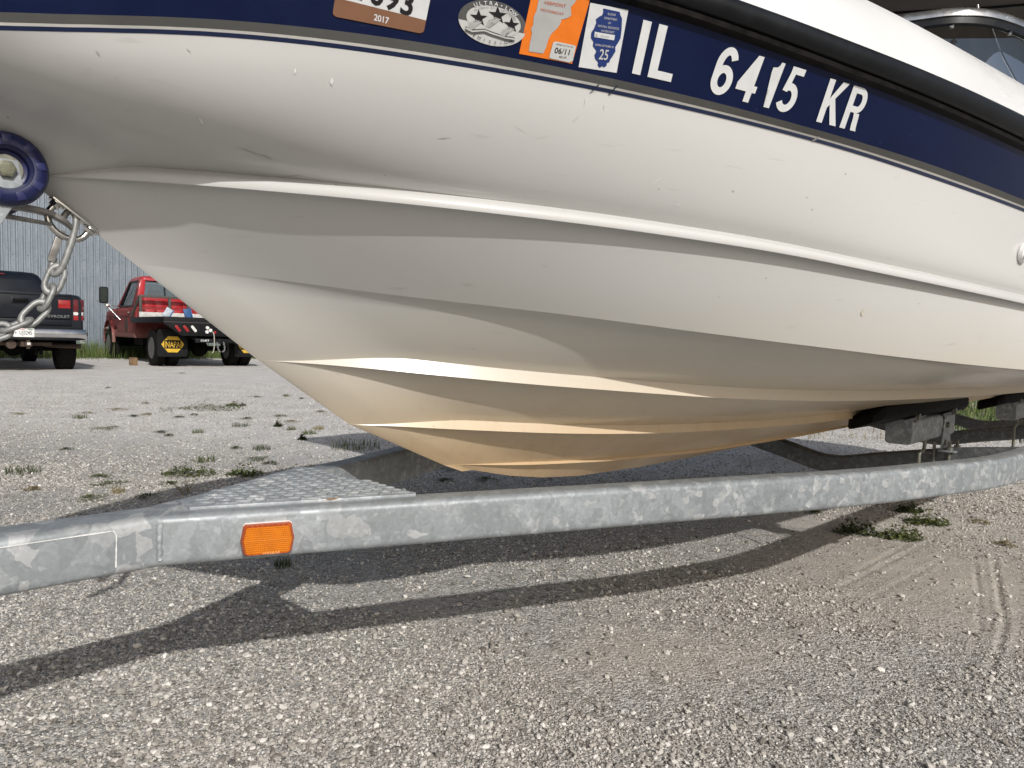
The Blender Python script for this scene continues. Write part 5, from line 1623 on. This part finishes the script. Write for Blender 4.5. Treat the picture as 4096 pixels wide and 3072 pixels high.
def weed_mesh(kind, r, rs):
    mb = MB()
    if kind == 'creep':
        n = int(160 + 900 * min(r, .16))
        arms = [(rs.uniform(0, 6.28), rs.uniform(.5, 1.0)) for _ in range(11)]
        for i in range(n):
            a, l = arms[i % len(arms)]
            t = rs.random() ** .7
            q = Vector((math.cos(a) * r * l * t + rs.gauss(0, r * .11), math.sin(a) * r * l * t + rs.gauss(0, r * .11), .002 + rs.random() * .008 + .009 * (1 - t)))
            az_ = rs.uniform(0, 6.28)
            d = Vector((math.cos(az_), math.sin(az_), rs.uniform(-.05, .7)))
            L = rs.uniform(.006, .012) * (1 + r * 1.2)
            leaf(mb, q, d, L, L * rs.uniform(.22, .34), Vector((0, 0, 1)))
    elif kind == 'bush':
        n = int(300 + 1400 * r)
        for i in range(n):
            a = rs.uniform(0, 6.28); t = rs.random() ** .6
            hgt = (.05 + .06 * math.sin(a * 3 + 1)) * (1 - t * t) * (.5 + r * 2)
            q = Vector((math.cos(a) * r * t * 1.2, math.sin(a) * r * t * .8, .004 + hgt * rs.random()))
            az_ = rs.uniform(0, 6.28)
            d = Vector((math.cos(az_), math.sin(az_), rs.uniform(-.2, 1.0)))
            L = rs.uniform(.011, .023)
            leaf(mb, q, d, L, L * rs.uniform(.25, .4), Vector((0, 0, 1)))
    elif kind == 'tuft':
        for i in range(int(60 + 500 * r)):
            a = rs.uniform(0, 6.28); t = rs.random() ** .5
            p = Vector((math.cos(a) * r * t, math.sin(a) * r * t, 0))
            blade(mb, p, rs.uniform(.02, .055) * (.6 + r * 5), rs.uniform(.0008, .0018) * (1 + r * 3), rs.uniform(.005, .04) * (.6 + r * 4), rs.uniform(0, 6.28))
    elif kind == 'stalk':
        for i in range(12):
            a = rs.uniform(0, 6.28); h = rs.uniform(.05, .13)
            p = Vector((rs.gauss(0, r * .4), rs.gauss(0, r * .4), 0)); q = p + Vector((math.cos(a) * h * .5, math.sin(a) * h * .5, h * rs.uniform(.3, 1)))
            mb.tube([p, (p + q) / 2 + Vector((0, 0, .008)), q], [.0016, .0012, .0006], 4)
            for k in range(5):
                leaf(mb, p.lerp(q, rs.random()), Vector((rs.gauss(0, 1), rs.gauss(0, 1), .4)), .012, .002, Vector((0, 0, 1)))
    return mb
WEEDS = [(-2.72, 3.93, .08), (-2.26, 3.87, .079), (-2.09, 3.68, .108), (-2.39, 3.51, .048), (-1.99, 3.33, .09), (-1.95, 3.5, .028), (-1.77, 3.41, .069), (-1.83, 4.01, .126), (-1.81, 3.72, .055), (-1.63, 3.51, .048), (-1.92, 4.41, .069), (-1.62, 4.52, .122), (-1.49, 4.39, .059), (-1.52, 4.03, .086), (-1.92, 4.93, .05), (-1.74, 4.94, .061), (-3.25, 5.73, .167), (-2.94, 4.67, .047), (-2.78, 5.61, .069), (-2.63, 5.43, .049), (-2.5, 5.64, .044), (-3.51, 6.58, .066), (-3.96, 7.12, .112), (-4.01, 7.75, .061), (-4.57, 6.51, .102), (-3.15, 7.42, .282), (-3.03, 7.77, .087), (-3.11, 6.6, .059), (-3.06, 6.82, .053), (-2.49, 6.66, .09), (-2.33, 6.09, .068), (-2.26, 6.93, .093), (-2.03, 6.51, .088), (-2.03, 6.16, .028), (-1.86, 5.98, .04), (-1.65, 5.79, .065), (-1.6, 5.42, .022), (-1.66, 6.08, .055), (-2.01, 7.42, .083), (-3.23, 8.94, .1), (-2.92, 9.2, .051), (-2.63, 8.88, .06), (-3.45, 7.06, .063), (-3.48, 6.75, .076), (-4.05, 6.74, .091), (-3.88, 6.35, .057), (-6.24, 13.38, .075), (-5.49, 9.62, .043),
         (1.54, 3.09, .074), (1.7, 3.02, .07), (1.98, 3.31, .076), (2.03, 3.55, .052), (1.5, 3.43, .036), (2.26, 3.36, .049), (2.14, 2.99, .056), (-1.12, 5.1, .172), (-.36, 4.35, .136), (-.59, 4.12, .06), (-.36, 4.01, .058), (-.13, 4.04, .078), (-.79, 2.46, .03)]
KIND = {4: 'creep', 9: 'stalk', 25: 'bush', 26: 'bush', 30: 'tuft', 33: 'bush', 34: 'tuft', 36: 'bush', 37: 'tuft', 42: 'stalk', 48: 'bush', 49: 'bush', 50: 'bush', 51: 'bush', 55: 'tuft', 60: 'tuft', 7: 'bush', 13: 'bush', 16: 'creep'}
DRYI = {5: 1, 9: 1, 22: 1, 23: 1, 24: 1, 32: 1, 37: 1, 38: 1, 43: 1, 44: 1, 53: 1, 54: 1, 3: 1}
LAB = {0: 'low green weed patch alone at the far left of the gravel lot', 16: 'dark green creeping weed, largest patch left of the bow in open gravel', 25: 'bright leafy green weed, the broadest bushy one in the gravel lot', 48: 'leafy dark weed in the rail shadow under the trailer at right, left of its neighbour', 49: 'leafy green weed half sunlit beside the rail shadow at right', 50: 'green weed at the edge of the boat shadow at right', 54: 'dead brown grass tuft lying on the gravel at the far right', 55: 'tall dark grass clump behind the far trailer rail below the bow', 60: 'small grass tuft in shadow just under the amber marker lamp', 9: 'dry twiggy stalks in the shade just beyond the tongue', 4: 'flat dark weed in the shade close to the trailer tongue', 2: 'dense green weed patch at the sunlit edge of the boat shadow', 7: 'leafy weed in the boat shadow left of the tread plate', 13: 'bushy dark weed just beyond the tip of the tread plate', 24: 'dry yellow grass patch at the far left of the lot'}
WOBJ = []
for i, (x, y, r) in enumerate(WEEDS):
    rs = random.Random(100 + i)
    kd = KIND.get(i, 'creep' if i % 5 else 'tuft')
    mb = weed_mesh(kd, r * 1.05, rs)
    mt = DRY if i in DRYI else (LEAFD if i % 3 == 0 else LEAF)
    o = mb.build('weed', mt)
    o.location = (x, y, float(gheight(np.array([x]), np.array([y]))[0]))
    o['_k'] = {'creep': 'flat creeping', 'bush': 'leafy', 'tuft': 'short grassy', 'stalk': 'thin stalky'}[kd]
    colr = 'dry tan' if i in DRYI else ('dark green' if i % 3 == 0 else 'green')
    size = 'tiny' if r < .05 else ('small' if r < .075 else 'broad')
    where = ('far out near the trucks' if y > 8 else 'in the open gravel' if y > 5.6 else 'beyond the tongue shadow' if y > 4.2 else 'close behind the trailer tongue') if x < -1.3 else ('on the dirt under the trailer rail at right' if x > 0 else 'in the shade below the hull')
    lab = LAB.get(i, '%s %s %s weed %s' % (size, colr, o['_k'], where))
    del o['_k']
    WOBJ.append((o, lab, x / y))
ORD = ['leftmost of them', 'second from the left', 'third from the left', 'fourth from the left', 'fifth from the left', 'sixth from the left', 'seventh from the left']
for lab in {w[1] for w in WOBJ}:
    same = sorted([w for w in WOBJ if w[1] == lab], key=lambda w: w[2])
    for k, w in enumerate(same):
        tag(w[0], lab if len(same) == 1 else lab + ', ' + ('rightmost of them' if k == len(same) - 1 else ORD[min(k, 6)]), 'weed', 'weeds growing in the gravel')
# tall grass and white wildflowers along the building foot (nobody could count the blades)
def strip_grass(name, pts, n, hmin, hmax, mat, seed, wid):
    rs = random.Random(seed); mb = MB()
    for i in range(n):
        a, b = pts(rs)
        blade(mb, Vector((a, b, 0)), rs.uniform(hmin, hmax), wid * rs.uniform(.6, 1.4), rs.uniform(.0, .35) * hmax, rs.uniform(0, 6.28))
    o = mb.build(name, mat); o['kind'] = 'stuff'
    return o
wd = Vector((math.cos(R(45)), math.sin(R(45)))); wn = Vector((wd.y, -wd.x)); wo = Vector((-11.9, 20.1))
def along_wall(rs):
    t = rs.uniform(-3.5, 9.5); d = .08 + abs(rs.gauss(0, .8))
    q = wo + wd * t + wn * d
    return q.x, q.y
g1 = strip_grass('tall_grass', along_wall, 9000, .12, .55, GRASSM, 5, .006)
g1['label'] = 'tall grass along the foot of the metal building'
rs = random.Random(9)
for i in range(14):
    t = rs.uniform(-.8, 3.2) if i < 10 else rs.uniform(3, 5.5)
    q = wo + wd * t + wn * rs.uniform(.5, 1.7)
    h_ = rs.uniform(.45, .95)
    mb = MB()
    for k in range(4):
        a = rs.uniform(0, 6.28); tip = Vector((math.cos(a) * .14, math.sin(a) * .14, h_ * rs.uniform(.75, 1)))
        mb.tube([(0, 0, 0), (tip.x * .3, tip.y * .3, tip.z * .6), tip], [.005, .004, .003], 4)
        for j in range(8):
            leaf(mb, Vector((0, 0, 0)).lerp(tip, rs.uniform(.2, .9)), Vector((rs.gauss(0, 1), rs.gauss(0, 1), .5)), .07, .010, Vector((0, 0, 1)))
        if k == 0:
            tips = []
        tips.append(tip)
    o = mb.build('wildflower', GRASSM); o.location = (q.x, q.y, 0)
    tag(o, 'white umbel wildflower in the tall grass by the building between the trucks', 'wildflower', 'white wildflowers by the wall')
    mb = MB()
    for tip in tips:
        for j in range(16):
            a = rs.uniform(0, 6.28); rr = math.sqrt(rs.random()) * .045
            mb.box(tip + Vector((math.cos(a) * rr, math.sin(a) * rr, rs.uniform(0, .012))), (.018, .018, .008))
    mb.build('flower_head', FLOW, o, kind='stuff')
# rough grass beyond the trailer at the right
def right_field(rs):
    while True:
        x = rs.uniform(2.6, 13); y = 7.0 + 15 * rs.random() ** 1.6
        if y > 7.2 + 1.1 * math.sin(x * 2.3) * .5 + abs(rs.gauss(0, .8)):
            return x, y
g2 = strip_grass('rough_grass', right_field, 60000, .02, .15, GRASSM, 6, .005)
g2['label'] = 'rough grass beyond the trailer at the right'
def right_dry(rs):
    x = rs.uniform(2.4, 9); y = rs.uniform(6.3, 12)
    return x, y
g3 = strip_grass('dry_grass', right_dry, 7000, .012, .06, DRY, 8, .0025)
g3['label'] = 'scattered dry grass beyond the trailer at the right'

# ---------------------------------------------------------------- loose stones on the near ground (geometry nodes scatter)
STM = None
def stonemat():
    k = NT('limestone_chips')
    oi = k.n('ShaderNodeObjectInfo')
    v = k.coord('Object')
    c = k.ramp(oi.outputs['Random'], [(0, (.15, .138, .122)), (.15, (.29, .266, .234)), (.45, (.43, .40, .358)), (.75, (.53, .50, .455)), (.9, (.66, .63, .585)), (1, (.78, .75, .69))])
    n1 = k.noise(v, 6, 4, .6)
    c = k.mix(1., c, k.ramp(n1.outputs['Fac'], [(.3, .8), (.7, 1.15)]), 'MULTIPLY')
    k.set(Base_Color=c, Roughness=.9, Specular_IOR_Level=.2)
    return k.m
STM = stonemat()
stones = bpy.data.collections.new('stone_shapes')
for i in range(7):
    bm = bmesh.new()
    bmesh.ops.create_icosphere(bm, subdivisions=1, radius=.5)
    rs = random.Random(40 + i)
    sq = Vector((rs.uniform(.8, 1.25), rs.uniform(.6, .95), rs.uniform(.4, .7)))
    for v in bm.verts:
        v.co = Vector((v.co.x * sq.x, v.co.y * sq.y, v.co.z * sq.z)) * rs.uniform(.78, 1.18)
    me = bpy.data.meshes.new('stone'); bm.to_mesh(me); bm.free()
    me.materials.append(STM)
    o = bpy.data.objects.new('stone', me); stones.objects.link(o)
def scatter(name, X, Y, S, seed):
    r = np.random.default_rng(seed)
    n = len(X)
    Z = gheight(X, Y) + S * .2
    me = bpy.data.meshes.new(name)
    me.vertices.add(n)
    me.vertices.foreach_set('co', np.stack([X, Y, Z], 1).astype(np.float32).ravel())
    at = me.attributes.new('size', 'FLOAT', 'POINT'); at.data.foreach_set('value', S.astype(np.float32))
    rot = np.stack([r.normal(0, .35, n), r.normal(0, .35, n), r.uniform(0, 6.28, n)], 1).astype(np.float32)
    at = me.attributes.new('turn', 'FLOAT_VECTOR', 'POINT'); at.data.foreach_set('vector', rot.ravel())
    me.materials.append(STM)
    o = bpy.data.objects.new(name, me); COL.objects.link(o)
    ng = bpy.data.node_groups.new(name + '_nodes', 'GeometryNodeTree')
    ng.interface.new_socket('Geometry', in_out='INPUT', socket_type='NodeSocketGeometry')
    ng.interface.new_socket('Geometry', in_out='OUTPUT', socket_type='NodeSocketGeometry')
    N_ = ng.nodes
    gi = N_.new('NodeGroupInput'); go = N_.new('NodeGroupOutput')
    iop = N_.new('GeometryNodeInstanceOnPoints'); ci = N_.new('GeometryNodeCollectionInfo')
    ci.inputs['Collection'].default_value = stones; ci.inputs['Separate Children'].default_value = True; ci.inputs['Reset Children'].default_value = True
    a1 = N_.new('GeometryNodeInputNamedAttribute'); a1.data_type = 'FLOAT'; a1.inputs['Name'].default_value = 'size'
    a2 = N_.new('GeometryNodeInputNamedAttribute'); a2.data_type = 'FLOAT_VECTOR'; a2.inputs['Name'].default_value = 'turn'
    iop.inputs['Pick Instance'].default_value = True
    e2r = N_.new('FunctionNodeEulerToRotation')
    L = ng.links
    L.new(gi.outputs[0], iop.inputs['Points']); L.new(ci.outputs[0], iop.inputs['Instance'])
    L.new(a1.outputs['Attribute'], iop.inputs['Scale']); L.new(a2.outputs['Attribute'], e2r.inputs[0]); L.new(e2r.outputs[0], iop.inputs['Rotation'])
    L.new(iop.outputs[0], go.inputs[0])
    md = o.modifiers.new('scatter', 'NODES'); md.node_group = ng
    o['kind'] = 'stuff'
    return o
def finesmap(x, y):
    f = .55 * np.exp(-(((x - 1.6) / .95) ** 2 + ((y - 2.5) / .9) ** 2)) + .5 * np.exp(-(((x - .35) / .30) ** 2 + ((y - 1.75) / .25) ** 2)) + .3 * np.exp(-(((x + .3) / .25) ** 2 + ((y - 2.0) / .2) ** 2))
    return f + (vnoise(x, y, 2.2, 21) - .5) * .7 + (vnoise(x, y, 6.5, 22) - .5) * .4
def gravel(n, y0, y1, smin, smax, thin, seed, pw_):
    r = np.random.default_rng(seed)
    y = y0 + (y1 - y0) * r.random(n) ** pw_
    x = r.uniform(-1, 1, n) * (y * .80 + .12)
    keep = r.random(n) > np.clip((finesmap(x, y) - .02) * 2.2, 0, thin)
    x, y = x[keep], y[keep]
    S = smin * (smax / smin) ** (r.random(len(x)) ** 2.2)
    return x, y, S
parts_ = [gravel(240000, 1.05, 4.2, .0032, .0095, .86, 1, 1.15), gravel(26000, 1.05, 4.5, .008, .020, .90, 2, 1.2), gravel(90000, 3.6, 11, .007, .018, .6, 3, 1.3), gravel(350, 1.1, 4, .018, .030, .6, 4, 1.)]
X_ = np.concatenate([p[0] for p in parts_]); Y_ = np.concatenate([p[1] for p in parts_]); S_ = np.concatenate([p[2] for p in parts_])
gv = scatter('gravel', X_, Y_, S_, 3)
gv['label'] = 'loose pale limestone chips over the lot'
